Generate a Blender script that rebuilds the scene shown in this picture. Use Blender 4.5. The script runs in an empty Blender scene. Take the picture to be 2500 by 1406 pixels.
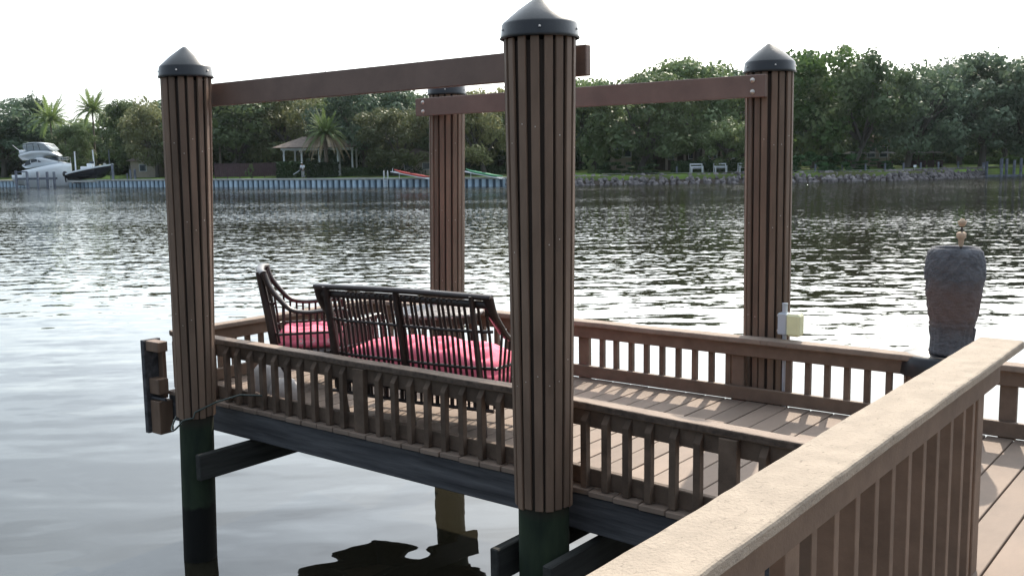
import bpy, bmesh, math, random
from math import sin, cos, tan, pi, radians, sqrt, atan2, hypot
from mathutils import Vector, Matrix, Euler, noise
random.seed(7)
SC = bpy.context.scene
COL = SC.collection

# ------------------------------------------------------------------ camera
F_PX, PITCH, ROLL, YAW, EYE = 2440.0, 7.25, 0.87, 37.8, 1.6
_th, _p, _r = radians(YAW), radians(PITCH), radians(ROLL)
_fw = Vector((-sin(_th), cos(_th), 0)); _rt = Vector((cos(_th), sin(_th), 0)); _up = Vector((0, 0, 1))
CF = _fw * cos(_p) - _up * sin(_p); CU0 = _up * cos(_p) + _fw * sin(_p)
CR = _rt * cos(_r) - CU0 * sin(_r); CU = CU0 * cos(_r) + _rt * sin(_r)
cam_d = bpy.data.cameras.new('camera'); cam = bpy.data.objects.new('camera', cam_d); COL.objects.link(cam)
cam_d.sensor_width = 36; cam_d.lens = F_PX / 2500 * 36; cam_d.clip_end = 3000; cam_d.clip_start = 0.05
_m = Matrix((CR, CU, -CF)).transposed().to_4x4(); _m.translation = Vector((0, 0, EYE)); cam.matrix_world = _m
SC.camera = cam

# ------------------------------------------------------------------ sky, sun, exposure
SUN_EL, SUN_AZ = radians(38.5), radians(16.7)          # azimuth measured from +Y towards -X
sun_dir = Vector((-sin(SUN_AZ) * cos(SUN_EL), cos(SUN_AZ) * cos(SUN_EL), sin(SUN_EL)))
HAZE_GAIN, HAZE_BASE, HAZE_COL = 16.5, 1.5, (.83, .935, 1.0)
W = bpy.data.worlds.new('World'); SC.world = W; W.use_nodes = True
nt = W.node_tree; nt.nodes.clear()
sky = nt.nodes.new('ShaderNodeTexSky'); sky.sky_type = 'NISHITA'; sky.sun_disc = False
sky.sun_elevation = SUN_EL; sky.sun_rotation = -SUN_AZ; sky.air_density = 1.0; sky.dust_density = 3.0; sky.ozone_density = 1.0
def WN(k, **kw):
    n = nt.nodes.new(k)
    for a_, v_ in kw.items(): setattr(n, a_, v_)
    return n
L = nt.links.new
tc = WN('ShaderNodeTexCoord')
nrm_ = WN('ShaderNodeVectorMath', operation='NORMALIZE'); L(tc.outputs['Generated'], nrm_.inputs[0])
dt = WN('ShaderNodeVectorMath', operation='DOT_PRODUCT'); L(nrm_.outputs[0], dt.inputs[0]); dt.inputs[1].default_value = sun_dir
h1 = WN('ShaderNodeMath', operation='MULTIPLY_ADD'); h1.inputs[1].default_value = .5; h1.inputs[2].default_value = .5; L(dt.outputs['Value'], h1.inputs[0])
h2 = WN('ShaderNodeMath', operation='POWER'); h2.inputs[1].default_value = 3.3; L(h1.outputs[0], h2.inputs[0])     # thin bright overcast haze, brightest round the sun
mp = WN('ShaderNodeMapping'); mp.inputs['Scale'].default_value = (1.0, 1.0, 3.6); mp.inputs['Location'].default_value = (3.1, 1.7, .4)
nz = WN('ShaderNodeTexNoise'); nz.inputs['Scale'].default_value = 3.0; nz.inputs['Detail'].default_value = 5; nz.inputs['Roughness'].default_value = .55
rp = WN('ShaderNodeMapRange'); rp.inputs[1].default_value = .34; rp.inputs[2].default_value = .66; rp.inputs[3].default_value = .62; rp.inputs[4].default_value = 1.15
L(nrm_.outputs[0], mp.inputs[0]); L(mp.outputs[0], nz.inputs[0]); L(nz.outputs[0], rp.inputs[0])
h3 = WN('ShaderNodeMath', operation='MULTIPLY'); L(h2.outputs[0], h3.inputs[0]); L(rp.outputs[0], h3.inputs[1])
h4 = WN('ShaderNodeMath', operation='MULTIPLY_ADD'); h4.inputs[1].default_value = HAZE_GAIN; h4.inputs[2].default_value = HAZE_BASE; L(h3.outputs[0], h4.inputs[0])
hc = WN('ShaderNodeVectorMath', operation='SCALE'); hc.inputs[0].default_value = HAZE_COL; L(h4.outputs[0], hc.inputs['Scale'])
sm = WN('ShaderNodeVectorMath', operation='MULTIPLY_ADD'); L(sky.outputs[0], sm.inputs[0]); sm.inputs[1].default_value = (.8, .8, .8); L(hc.outputs[0], sm.inputs[2])
bg = WN('ShaderNodeBackground'); bg.inputs['Strength'].default_value = 0.1
out = WN('ShaderNodeOutputWorld')
L(sm.outputs[0], bg.inputs[0]); L(bg.outputs[0], out.inputs[0])
sd = bpy.data.lights.new('sun', 'SUN'); sd.energy = 4.0; sd.angle = radians(.53); sd.color = (1, .90, .76)
so = bpy.data.objects.new('sun', sd); COL.objects.link(so); so.rotation_euler = sun_dir.to_track_quat('Z', 'Y').to_euler(); so.location = (0, 0, 30)
SC.view_settings.view_transform = 'Standard'; SC.view_settings.look = 'None'
SC.view_settings.exposure = 0.66; SC.view_settings.gamma = 1
SC.cycles.max_bounces = 8; SC.cycles.transparent_max_bounces = 8

WATER = -1.0
HAZE_DENS = .00006

def ray(px, py): return CF * F_PX + CR * (px - 1250) - CU * (py - 703)
def at_depth(px, py, d): return Vector((0, 0, EYE)) + ray(px, py) / F_PX * d
def at_z(px, py, z):
    r = ray(px, py); return Vector((0, 0, EYE)) + r * ((z - EYE) / r.z)
def hz(px): return 413 - .0152 * px
def ground_pt(px, d, z):
    p = at_depth(px, 400, d); p.z = z; return p
def z_at(py, px, d): return EYE + (hz(px) - py) / F_PX * d
AWAY = _fw.copy(); SIDE = _rt.copy()
VIEW_ROT = _th                                          # z rotation so that local x = SIDE, local y = AWAY

# ------------------------------------------------------------------ materials
def mat(name, col, rough=.6, spec=.5, bump=0, bscale=40, bstretch=(1, 1, 1), var=0, vscale=6, vstretch=(1, 1, 1), col2=None, metal=0, transl=None, extra=None, detail=4, objvar=0):
    m = bpy.data.materials.new(name); m.use_nodes = True; t = m.node_tree; b = t.nodes['Principled BSDF']
    b.inputs['Roughness'].default_value = rough; b.inputs['Specular IOR Level'].default_value = spec; b.inputs['Metallic'].default_value = metal
    b.inputs['Base Color'].default_value = (*col, 1)
    def N(k, **kw):
        n = t.nodes.new(k)
        for a, v in kw.items(): setattr(n, a, v)
        return n
    tcn = N('ShaderNodeTexCoord'); cur = None
    if var or col2:
        mpn = N('ShaderNodeMapping'); mpn.inputs['Scale'].default_value = vstretch
        n = N('ShaderNodeTexNoise'); n.inputs['Scale'].default_value = vscale; n.inputs['Detail'].default_value = detail; n.inputs['Roughness'].default_value = .62
        t.links.new(tcn.outputs['Object'], mpn.inputs[0])
        oi = N('ShaderNodeObjectInfo'); ad = N('ShaderNodeVectorMath', operation='ADD'); mu = N('ShaderNodeMath', operation='MULTIPLY'); mu.inputs[1].default_value = 37
        t.links.new(oi.outputs['Random'], mu.inputs[0]); t.links.new(mpn.outputs[0], ad.inputs[0]); t.links.new(mu.outputs[0], ad.inputs[1]); t.links.new(ad.outputs[0], n.inputs[0])
        r = N('ShaderNodeValToRGB'); r.color_ramp.elements[0].position = .32; r.color_ramp.elements[1].position = .68
        c2 = col2 if col2 else tuple(c * (1 - var) for c in col); c1 = col if col2 else tuple(min(1, c * (1 + var)) for c in col)
        r.color_ramp.elements[0].color = (*c2, 1); r.color_ramp.elements[1].color = (*c1, 1)
        t.links.new(n.outputs[0], r.inputs[0]); cur = r.outputs[0]
        if objvar:
            hs = N('ShaderNodeHueSaturation'); m2 = N('ShaderNodeMapRange'); m2.inputs[3].default_value = 1 - objvar; m2.inputs[4].default_value = 1 + objvar
            t.links.new(oi.outputs['Random'], m2.inputs[0]); t.links.new(m2.outputs[0], hs.inputs['Value']); t.links.new(cur, hs.inputs['Color']); cur = hs.outputs[0]
        t.links.new(cur, b.inputs['Base Color'])
    if bump:
        mpn = N('ShaderNodeMapping'); mpn.inputs['Scale'].default_value = bstretch
        n = N('ShaderNodeTexNoise'); n.inputs['Scale'].default_value = bscale; n.inputs['Detail'].default_value = 5; n.inputs['Roughness'].default_value = .6
        bn = N('ShaderNodeBump'); bn.inputs['Strength'].default_value = .9; bn.inputs['Distance'].default_value = bump
        t.links.new(tcn.outputs['Object'], mpn.inputs[0]); t.links.new(mpn.outputs[0], n.inputs[0]); t.links.new(n.outputs[0], bn.inputs['Height']); t.links.new(bn.outputs[0], b.inputs['Normal'])
    if transl:
        tr = N('ShaderNodeBsdfTranslucent'); ms = N('ShaderNodeMixShader'); ms.inputs[0].default_value = transl
        if cur: t.links.new(cur, tr.inputs[0])
        else: tr.inputs[0].default_value = (*col, 1)
        o = t.nodes['Material Output']; t.links.new(b.outputs[0], ms.inputs[1]); t.links.new(tr.outputs[0], ms.inputs[2]); t.links.new(ms.outputs[0], o.inputs[0])
    if extra: extra(m, t, b, N, cur, tcn)
    return m

def mix_in(t, N, b, mask, col, cur=None):
    mx = N('ShaderNodeMixRGB'); mx.inputs[2].default_value = (*col, 1)
    src = cur
    if b.inputs['Base Color'].is_linked: src = b.inputs['Base Color'].links[0].from_socket
    if src: t.links.new(src, mx.inputs[1])
    else: mx.inputs[1].default_value = b.inputs['Base Color'].default_value
    t.links.new(mask, mx.inputs[0]); t.links.new(mx.outputs[0], b.inputs['Base Color'])

def wear(m, t, b, N, cur, tcn):      # small dark mildew specks and cracks
    n = N('ShaderNodeTexNoise'); n.inputs['Scale'].default_value = 70; n.inputs['Detail'].default_value = 6; n.inputs['Roughness'].default_value = .7
    mpn = N('ShaderNodeMapping'); mpn.inputs['Scale'].default_value = (.45, 1.2, 1)
    t.links.new(tcn.outputs['Object'], mpn.inputs[0]); t.links.new(mpn.outputs[0], n.inputs[0])
    r = N('ShaderNodeValToRGB'); r.color_ramp.elements[0].position = .60; r.color_ramp.elements[0].color = (0, 0, 0, 1); r.color_ramp.elements[1].position = .66; r.color_ramp.elements[1].color = (.5, .5, .5, 1)
    t.links.new(n.outputs[0], r.inputs[0]); mix_in(t, N, b, r.outputs[0], (.09, .065, .05))

def pile_wet(m, t, b, N, cur, tcn):   # tide line: dark wet band, measured above the water
    g = N('ShaderNodeNewGeometry'); s = N('ShaderNodeSeparateXYZ'); t.links.new(g.outputs['Position'], s.inputs[0])
    n = N('ShaderNodeTexNoise'); n.inputs['Scale'].default_value = 14; t.links.new(tcn.outputs['Object'], n.inputs[0])
    a = N('ShaderNodeMath', operation='MULTIPLY_ADD'); a.inputs[1].default_value = .07; t.links.new(n.outputs[0], a.inputs[0]); t.links.new(s.outputs['Z'], a.inputs[2])
    r = N('ShaderNodeMapRange'); r.inputs[1].default_value = -.60; r.inputs[2].default_value = -.57; r.inputs[3].default_value = 1; r.inputs[4].default_value = 0
    t.links.new(a.outputs[0], r.inputs[0]); mix_in(t, N, b, r.outputs[0], (.006, .006, .005))
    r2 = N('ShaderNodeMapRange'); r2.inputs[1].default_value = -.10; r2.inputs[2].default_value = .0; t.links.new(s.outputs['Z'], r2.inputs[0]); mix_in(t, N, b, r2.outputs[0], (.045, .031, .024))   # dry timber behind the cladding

M = {}
M['slat'] = mat('slat_composite', (.160, .104, .072), .62, .35, bump=.0012, bscale=60, bstretch=(1, 1, .12), var=.25, vscale=9, vstretch=(1, 1, .2), objvar=.22)
M['rail'] = mat('rail_composite', (.165, .112, .080), .7, .3, bump=.0015, bscale=90, var=.18, vscale=7, objvar=.1)
M['rail_shaded_stained'] = mat('rail_shaded_stained', (.115, .080, .058), .8, .25, bump=.002, bscale=80, var=.3, vscale=8, objvar=.12)  # darker copy of rail: staining, plus weak bounce light over water put into the colour
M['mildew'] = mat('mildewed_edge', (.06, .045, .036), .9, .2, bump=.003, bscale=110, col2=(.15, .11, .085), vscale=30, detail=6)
M['rail_weathered'] = mat('rail_weathered', (.245, .185, .145), .8, .25, bump=.004, bscale=70, var=.14, vscale=9, extra=wear)
M['cap_weathered'] = mat('cap_weathered', (.31, .255, .20), .85, .2, bump=.0045, bscale=120, bstretch=(.8, 1, 1), var=.12, vscale=13, extra=wear)
M['deck'] = mat('deck_composite', (.245, .18, .138), .75, .25, bump=.0015, bscale=80, bstretch=(1, .2, 1), col2=(.185, .138, .108), vscale=3.5, vstretch=(1, .5, 1), objvar=.13)
M['grey_wood'] = mat('treated_timber', (.11, .108, .112), .8, .3, bump=.005, bscale=26, bstretch=(.12, 1, 1), col2=(.035, .034, .037), vscale=22, vstretch=(.07, 1, 1), detail=6)
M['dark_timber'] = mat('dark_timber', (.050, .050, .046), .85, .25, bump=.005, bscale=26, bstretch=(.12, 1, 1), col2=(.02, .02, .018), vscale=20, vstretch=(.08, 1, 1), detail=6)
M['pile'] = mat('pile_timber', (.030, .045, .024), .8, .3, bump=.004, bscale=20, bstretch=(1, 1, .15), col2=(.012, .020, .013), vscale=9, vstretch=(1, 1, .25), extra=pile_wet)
M['beam'] = mat('beam_composite', (.19, .125, .10), .6, .35, bump=.001, bscale=60, var=.14, vscale=4)
M['black_plastic'] = mat('black_plastic', (.019, .019, .021), .36, .5, bump=.0006, bscale=60, var=.25, vscale=8)
M['screw'] = mat('screw_head', (.55, .5, .45), .35, .5, metal=.8)
M['wicker'] = mat('dark_wicker', (.032, .019, .016), .38, .5, bump=.0012, bscale=160, var=.3, vscale=30)
M['pink'] = mat('pink_fabric', (.86, .20, .275), .85, .2, bump=.001, bscale=300, var=.1, vscale=5)
M['grey_liner'] = mat('grey_cushion_underside', (.32, .30, .28), .9, .2, bump=.001, bscale=200, var=.1)
M['white_flower'] = mat('white_flower_print', (.75, .68, .66), .9, .2)
M['stone'] = None
M['steel'] = mat('galvanised_steel', (.5, .5, .5), .4, .5, metal=.9)
M['grey_pvc'] = mat('grey_pvc', (.46, .49, .53), .5, .5, var=.06)
M['yellowed_plastic'] = mat('yellowed_plastic', (.74, .73, .52), .45, .5, var=.1, transl=.3)
M['hose'] = mat('green_hose', (.05, .062, .052), .5, .5)
M['canvas'] = mat('pale_canvas', (.40, .37, .35), .9, .2, bump=.003, bscale=60, var=.15, vscale=12)
M['white_paint'] = mat('white_paint', (.80, .82, .84), .3, .5, var=.04)
M['gelcoat'] = mat('white_gelcoat', (.9, .93, .95), .18, .5)
M['tinted'] = mat('smoked_glass', (.05, .07, .09), .08, .6)
M['clear_vinyl'] = mat('clear_vinyl', (.42, .46, .48), .15, .5, var=.2, vscale=1.2)
M['navy_hull'] = mat('black_hull', (.012, .014, .022), .15, .5)
M['lawn'] = None
M['roof_tan'] = mat('tan_roof', (.17, .135, .115), .85, .2, bump=.05, bscale=3, var=.25, vscale=2.5)
M['roof_brown'] = mat('brown_roof', (.16, .11, .085), .85, .2, bump=.05, bscale=4, var=.25, vscale=2)
M['pale_wall'] = mat('pale_stucco', (.42, .36, .30), .85, .2, var=.12, vscale=1)
M['dark_wall'] = mat('dark_board_wall', (.07, .055, .045), .85, .2, var=.2, vscale=2)
M['fence'] = mat('dark_red_fence', (.085, .05, .055), .8, .3, var=.2, vscale=3)
M['concrete'] = mat('pale_concrete', (.42, .42, .40), .85, .2, var=.15, vscale=1.5, bump=.01, bscale=8)
M['vinyl_light'] = mat('blue_sheet_pile', (.58, .72, .82), .5, .4, col2=(.38, .50, .60), vscale=1.3, objvar=.15)
M['vinyl_dark'] = mat('dark_sheet_pile', (.06, .10, .14), .6, .4, var=.2, vscale=2)
M['old_pile'] = mat('weathered_pile', (.22, .24, .28), .85, .2, col2=(.09, .10, .13), vscale=1.5, objvar=.2)
M['red_plastic'] = mat('red_plastic', (.55, .05, .035), .4, .5)
M['green_plastic'] = mat('green_plastic', (.07, .30, .14), .4, .5)
M['skin'] = mat('skin', (.32, .19, .13), .6, .4)
M['cloth_white'] = mat('white_cloth', (.86, .88, .92), .9, .2)
M['cloth_khaki'] = mat('khaki_cloth', (.42, .42, .44), .9, .2)
M['hair'] = mat('dark_hair', (.03, .025, .02), .7, .3)
M['bark'] = mat('grey_bark', (.105, .095, .085), .9, .15, bump=.06, bscale=5, bstretch=(1, 1, .3), var=.3, vscale=2)
M['palm_bark'] = mat('palm_bark', (.19, .155, .125), .9, .15, bump=.06, bscale=6, bstretch=(1, 1, 2), var=.3, vscale=4, vstretch=(1, 1, 3))

def leafmat(name, c1, c2, transl=.3):
    return mat(name, c1, .55, .25, col2=c2, vscale=.55, transl=transl, objvar=.26, detail=3)
M['oak'] = leafmat('oak_leaves', (.185, .235, .10), (.075, .115, .055))
M['oak_blue'] = leafmat('oak_leaves_cool', (.155, .21, .125), (.062, .10, .066))
M['oak_olive'] = leafmat('oak_leaves_olive', (.26, .265, .125), (.12, .14, .066))
M['oak_bright'] = leafmat('bright_leaves', (.15, .24, .07), (.08, .14, .045), .35)
M['palm_leaf'] = leafmat('palm_fronds', (.20, .27, .09), (.11, .16, .055), .4)
M['palm_dry'] = leafmat('dry_fronds', (.26, .21, .13), (.13, .10, .06), .3)
M['hedge'] = leafmat('hedge_leaves', (.06, .10, .038), (.03, .055, .022))
M['fern'] = leafmat('fern_leaves', (.05, .12, .035), (.022, .06, .02), .3)

# ------------------------------------------------------------------ mesh helpers
class MB:
    def __init__(s): s.v = []; s.f = []; s.smooth = set()
    def add(s, vs, fs, smooth=False):
        o = len(s.v); s.v += [tuple(v) for v in vs]
        for f in fs:
            if smooth: s.smooth.add(len(s.f))
            s.f.append(tuple(i + o for i in f))
    def box(s, x0, x1, y0, y1, z0, z1, mtx=None):
        vs = [Vector(p) for p in ((x0,y0,z0),(x1,y0,z0),(x1,y1,z0),(x0,y1,z0),(x0,y0,z1),(x1,y0,z1),(x1,y1,z1),(x0,y1,z1))]
        if mtx: vs = [mtx @ v for v in vs]
        s.add(vs, [(0,3,2,1),(4,5,6,7),(0,1,5,4),(1,2,6,5),(2,3,7,6),(3,0,4,7)])
    def bbox(s, x0, x1, y0, y1, z0, z1, b=.004, mtx=None):   # box with chamfered edges
        bm = bmesh.new(); bmesh.ops.create_cube(bm, size=1)
        for v in bm.verts: v.co = Vector(((x0+x1)/2+v.co.x*(x1-x0), (y0+y1)/2+v.co.y*(y1-y0), (z0+z1)/2+v.co.z*(z1-z0)))
        bmesh.ops.bevel(bm, geom=bm.edges[:], offset=b, segments=1, affect='EDGES')
        bm.verts.index_update()
        s.add([mtx @ v.co if mtx else v.co for v in bm.verts], [[v.index for v in f.verts] for f in bm.faces]); bm.free()
    def tube(s, pts, r, n=8, caps=True, smooth=True, flat=None):
        pts = [Vector(p) for p in pts]; rs = r if isinstance(r, (list, tuple)) else [r] * len(pts)
        rings = []; up = Vector((0, 0, 1)); prev = None
        for i, p in enumerate(pts):
            d = (pts[min(i+1, len(pts)-1)] - pts[max(i-1, 0)]).normalized()
            if prev is None:
                a = d.cross(up); a = a.normalized() if a.length > .05 else Vector((1, 0, 0))
            else:
                a = (prev - d * prev.dot(d)).normalized()
            prev = a; b = d.cross(a).normalized()
            fa, fb = (1, 1) if flat is None else flat
            rings.append([p + a * cos(2*pi*k/n) * rs[i] * fa + b * sin(2*pi*k/n) * rs[i] * fb for k in range(n)])
        vs = [v for rg in rings for v in rg]; fs = []
        for i in range(len(rings)-1):
            for k in range(n):
                k2 = (k+1) % n; fs.append((i*n+k, i*n+k2, (i+1)*n+k2, (i+1)*n+k))
        s.add(vs, fs, smooth)
        if caps: s.add(rings[0], [tuple(range(n))[::-1]]); s.add(rings[-1], [tuple(range(n))])
    def lathe(s, prof, n=24, c=(0, 0, 0), smooth=True, caps=True):
        vs = [(c[0] + r*cos(2*pi*k/n), c[1] + r*sin(2*pi*k/n), c[2] + z) for r, z in prof for k in range(n)]
        fs = []
        for i in range(len(prof)-1):
            for k in range(n):
                k2 = (k+1) % n; fs.append((i*n+k, i*n+k2, (i+1)*n+k2, (i+1)*n+k))
        s.add(vs, fs, smooth)
        if caps:
            s.add(vs[:n], [tuple(range(n))[::-1]]); s.add(vs[-n:], [tuple(range(n))])
    def quad(s, c, u, v): s.add([c-u-v, c+u-v, c+u+v, c-u+v], [(0,1,2,3)])
    def grid(s, fn, nu, nv, smooth=True):
        vs = [fn(i/nu, j/nv) for j in range(nv+1) for i in range(nu+1)]
        s.add(vs, [(j*(nu+1)+i, j*(nu+1)+i+1, (j+1)*(nu+1)+i+1, (j+1)*(nu+1)+i) for j in range(nv) for i in range(nu)], smooth)
    def mesh(s, name, m):
        me = bpy.data.meshes.new(name); me.from_pydata(s.v, [], s.f)
        if s.smooth:
            fl = [i in s.smooth for i in range(len(s.f))]; me.polygons.foreach_set('use_smooth', fl)
        if m: me.materials.append(M[m] if isinstance(m, str) else m)
        me.update(); return me
    def build(s, name, m, parent=None, loc=None, rz=0): return place(name, s.mesh(name, m), parent, loc, rz)

LAST = [None]
def place(name, me, parent=None, loc=None, rz=0, scale=None, rot=None):
    o = bpy.data.objects.new(name, me); COL.objects.link(o); LAST[0] = me
    if parent: o.parent = parent
    if loc is not None: o.location = loc
    if rot: o.rotation_euler = rot
    elif rz: o.rotation_euler = (0, 0, rz)
    if scale: o.scale = scale
    return o
def tag(o, label=None, cat=None, group=None, kind=None):
    if label: o['label'] = label
    if cat: o['category'] = cat
    if group: o['group'] = group
    if kind: o['kind'] = kind
    return o
def empty(name, label, cat, loc=(0, 0, 0), rz=0, group=None, kind=None):
    o = place(name, None, None, loc, rz); o.empty_display_size = .1
    return tag(o, label, cat, group, kind)
def single(mb, name, m, label, cat, group=None, loc=None, rz=0):
    return tag(mb.build(name, m, None, loc, rz), label, cat, group)
def frame(o, t, n):   # matrix with x along t, y along n, z up
    t = Vector(t).normalized(); n = Vector(n).normalized(); mm = Matrix((t, n, t.cross(n))).transposed().to_4x4(); mm.translation = Vector(o); return mm

# ------------------------------------------------------------------ WATER
def water_mat():
    m = bpy.data.materials.new('river_water'); m.use_nodes = True; t = m.node_tree; b = t.nodes['Principled BSDF']; Lk = t.links.new
    def N(k, **kw):
        n = t.nodes.new(k)
        for a, v in kw.items(): setattr(n, a, v)
        return n
    b.inputs['Base Color'].default_value = (.020, .018, .012, 1); b.inputs['Roughness'].default_value = .015; b.inputs['IOR'].default_value = 1.37
    b.inputs['Specular IOR Level'].default_value = .58
    g = N('ShaderNodeNewGeometry')
    rot = N('ShaderNodeVectorRotate'); rot.rotation_type = 'Z_AXIS'; rot.inputs['Angle'].default_value = -VIEW_ROT; Lk(g.outputs['Position'], rot.inputs['Vector'])
    sp = N('ShaderNodeSeparateXYZ'); Lk(rot.outputs[0], sp.inputs[0])
    # local y = distance out over the river
    def noise_layer(scale, stretch, detail, rough, amp, lo, hi, d0, d1, dist=0.0):
        mp_ = N('ShaderNodeMapping'); mp_.inputs['Scale'].default_value = stretch; Lk(rot.outputs[0], mp_.inputs[0])
        n = N('ShaderNodeTexNoise'); n.inputs['Scale'].default_value = scale; n.inputs['Detail'].default_value = detail; n.inputs['Roughness'].default_value = rough; n.inputs['Distortion'].default_value = dist
        Lk(mp_.outputs[0], n.inputs[0])
        r = N('ShaderNodeMapRange'); r.inputs[1].default_value = d0; r.inputs[2].default_value = d1; r.inputs[3].default_value = lo * amp; r.inputs[4].default_value = hi * amp
        Lk(sp.outputs['Y'], r.inputs[0]); mu = N('ShaderNodeMath', operation='MULTIPLY'); Lk(n.outputs[0], mu.inputs[0]); Lk(r.outputs[0], mu.inputs[1]); return mu.outputs[0]
    # broad patches of more or less wind
    patch = N('ShaderNodeTexNoise'); patch.inputs['Scale'].default_value = .045; patch.inputs['Detail'].default_value = 3
    mpp = N('ShaderNodeMapping'); mpp.inputs['Scale'].default_value = (.45, 1.6, 1); Lk(rot.outputs[0], mpp.inputs[0]); Lk(mpp.outputs[0], patch.inputs[0])
    pr = N('ShaderNodeMapRange'); pr.inputs[1].default_value = .36; pr.inputs[2].default_value = .64; pr.inputs[3].default_value = .42; pr.inputs[4].default_value = 1.3; Lk(patch.outputs[0], pr.inputs[0])
    a = noise_layer(.95, (.6, 1.25, 1), 1.6, .4, .034, 1, .8, 6, 60, .0)         # lazy swell beside the dock
    s3 = a
    bn = N('ShaderNodeBump'); bn.inputs['Strength'].default_value = 1; bn.inputs['Distance'].default_value = 1.0
    Lk(s3, bn.inputs['Height'])
    def slopes(scale, stretch, detail, ax, ay, d0, d1, lo, off):
        mp_ = N('ShaderNodeMapping'); mp_.inputs['Scale'].default_value = stretch; mp_.inputs['Location'].default_value = off; Lk(rot.outputs[0], mp_.inputs[0])
        n = N('ShaderNodeTexNoise'); n.inputs['Scale'].default_value = scale; n.inputs['Detail'].default_value = detail; n.inputs['Roughness'].default_value = .5; Lk(mp_.outputs[0], n.inputs[0])
        sb = N('ShaderNodeVectorMath', operation='SUBTRACT'); sb.inputs[1].default_value = (.5, .5, .5); Lk(n.outputs['Color'], sb.inputs[0])
        ml = N('ShaderNodeVectorMath', operation='MULTIPLY'); ml.inputs[1].default_value = (ax, ay, 0); Lk(sb.outputs[0], ml.inputs[0])
        r = N('ShaderNodeMapRange'); r.interpolation_type = 'SMOOTHSTEP'; r.inputs[1].default_value = d0; r.inputs[2].default_value = d1; r.inputs[3].default_value = lo; r.inputs[4].default_value = 1
        Lk(sp.outputs['Y'], r.inputs[0]); sc = N('ShaderNodeVectorMath', operation='SCALE'); Lk(ml.outputs[0], sc.inputs[0]); Lk(r.outputs[0], sc.inputs['Scale']); return sc.outputs[0]
    def lean(v):          # tilts every slope towards the dock, breaking up the bank's mirror image
        s_ = N('ShaderNodeSeparateXYZ'); Lk(v, s_.inputs[0]); ab = N('ShaderNodeMath', operation='ABSOLUTE'); Lk(s_.outputs['Y'], ab.inputs[0])
        ng = N('ShaderNodeMath', operation='MULTIPLY'); ng.inputs[1].default_value = -1; Lk(ab.outputs[0], ng.inputs[0])
        c_ = N('ShaderNodeCombineXYZ'); Lk(s_.outputs['X'], c_.inputs[0]); Lk(ng.outputs[0], c_.inputs[1]); return c_.outputs[0]
    v1 = slopes(4.4, (.6, 1.0, 1), 2.5, .18, .25, 3, 36, .15, (0, 0, 0))
    v2 = slopes(11.5, (.6, 1.0, 1), 2.0, .18, .27, 7, 45, .02, (7, 3, 1))
    v3 = slopes(5.5, (.5, 1.0, 1), 2.0, .22, .34, 30, 75, .0, (2, 9, 4))
    v3 = lean(v3)
    ad1 = N('ShaderNodeVectorMath', operation='ADD'); Lk(v1, ad1.inputs[0]); Lk(v2, ad1.inputs[1])
    ad2 = N('ShaderNodeVectorMath', operation='ADD'); Lk(ad1.outputs[0], ad2.inputs[0]); Lk(v3, ad2.inputs[1])
    # sheltered strip of calmer water under the far bank
    # choppier slap of water along the far bank (the bank line is y = 101.7 + .52 * max(0, -x) in river axes)
    nx = N('ShaderNodeMath', operation='MULTIPLY'); nx.inputs[1].default_value = -.52; Lk(sp.outputs['X'], nx.inputs[0])
    mx_ = N('ShaderNodeMath', operation='MAXIMUM'); mx_.inputs[1].default_value = 0; Lk(nx.outputs[0], mx_.inputs[0])
    ds_ = N('ShaderNodeMath', operation='SUBTRACT'); Lk(mx_.outputs[0], ds_.inputs[0]); Lk(sp.outputs['Y'], ds_.inputs[1])
    cm = N('ShaderNodeMapRange'); cm.inputs[1].default_value = -101.7 + 3; cm.inputs[2].default_value = -101.7 + 24; cm.inputs[3].default_value = 3.2; cm.inputs[4].default_value = 1.0; Lk(ds_.outputs[0], cm.inputs[0])
    m0 = N('ShaderNodeMath', operation='MULTIPLY'); Lk(pr.outputs[0], m0.inputs[0]); Lk(cm.outputs[0], m0.inputs[1])
    sc2 = N('ShaderNodeVectorMath', operation='SCALE'); Lk(ad2.outputs[0], sc2.inputs[0]); Lk(m0.outputs[0], sc2.inputs['Scale'])
    rb_ = N('ShaderNodeVectorRotate'); rb_.rotation_type = 'Z_AXIS'; rb_.inputs['Angle'].default_value = VIEW_ROT; Lk(sc2.outputs[0], rb_.inputs['Vector'])
    ad3 = N('ShaderNodeVectorMath', operation='ADD'); Lk(rb_.outputs[0], ad3.inputs[0]); Lk(bn.outputs[0], ad3.inputs[1])
    nn_ = N('ShaderNodeVectorMath', operation='NORMALIZE'); Lk(ad3.outputs[0], nn_.inputs[0]); Lk(nn_.outputs[0], b.inputs['Normal'])
    return m
M['water'] = water_mat()
w = MB(); w.add([(-420, -120, WATER), (260, -120, WATER), (260, 420, WATER), (-420, 420, WATER)], [(0, 1, 2, 3)])
tag(w.build('water', 'water'), 'rippled green-dark river water reflecting the bright sky', kind='structure')

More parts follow.
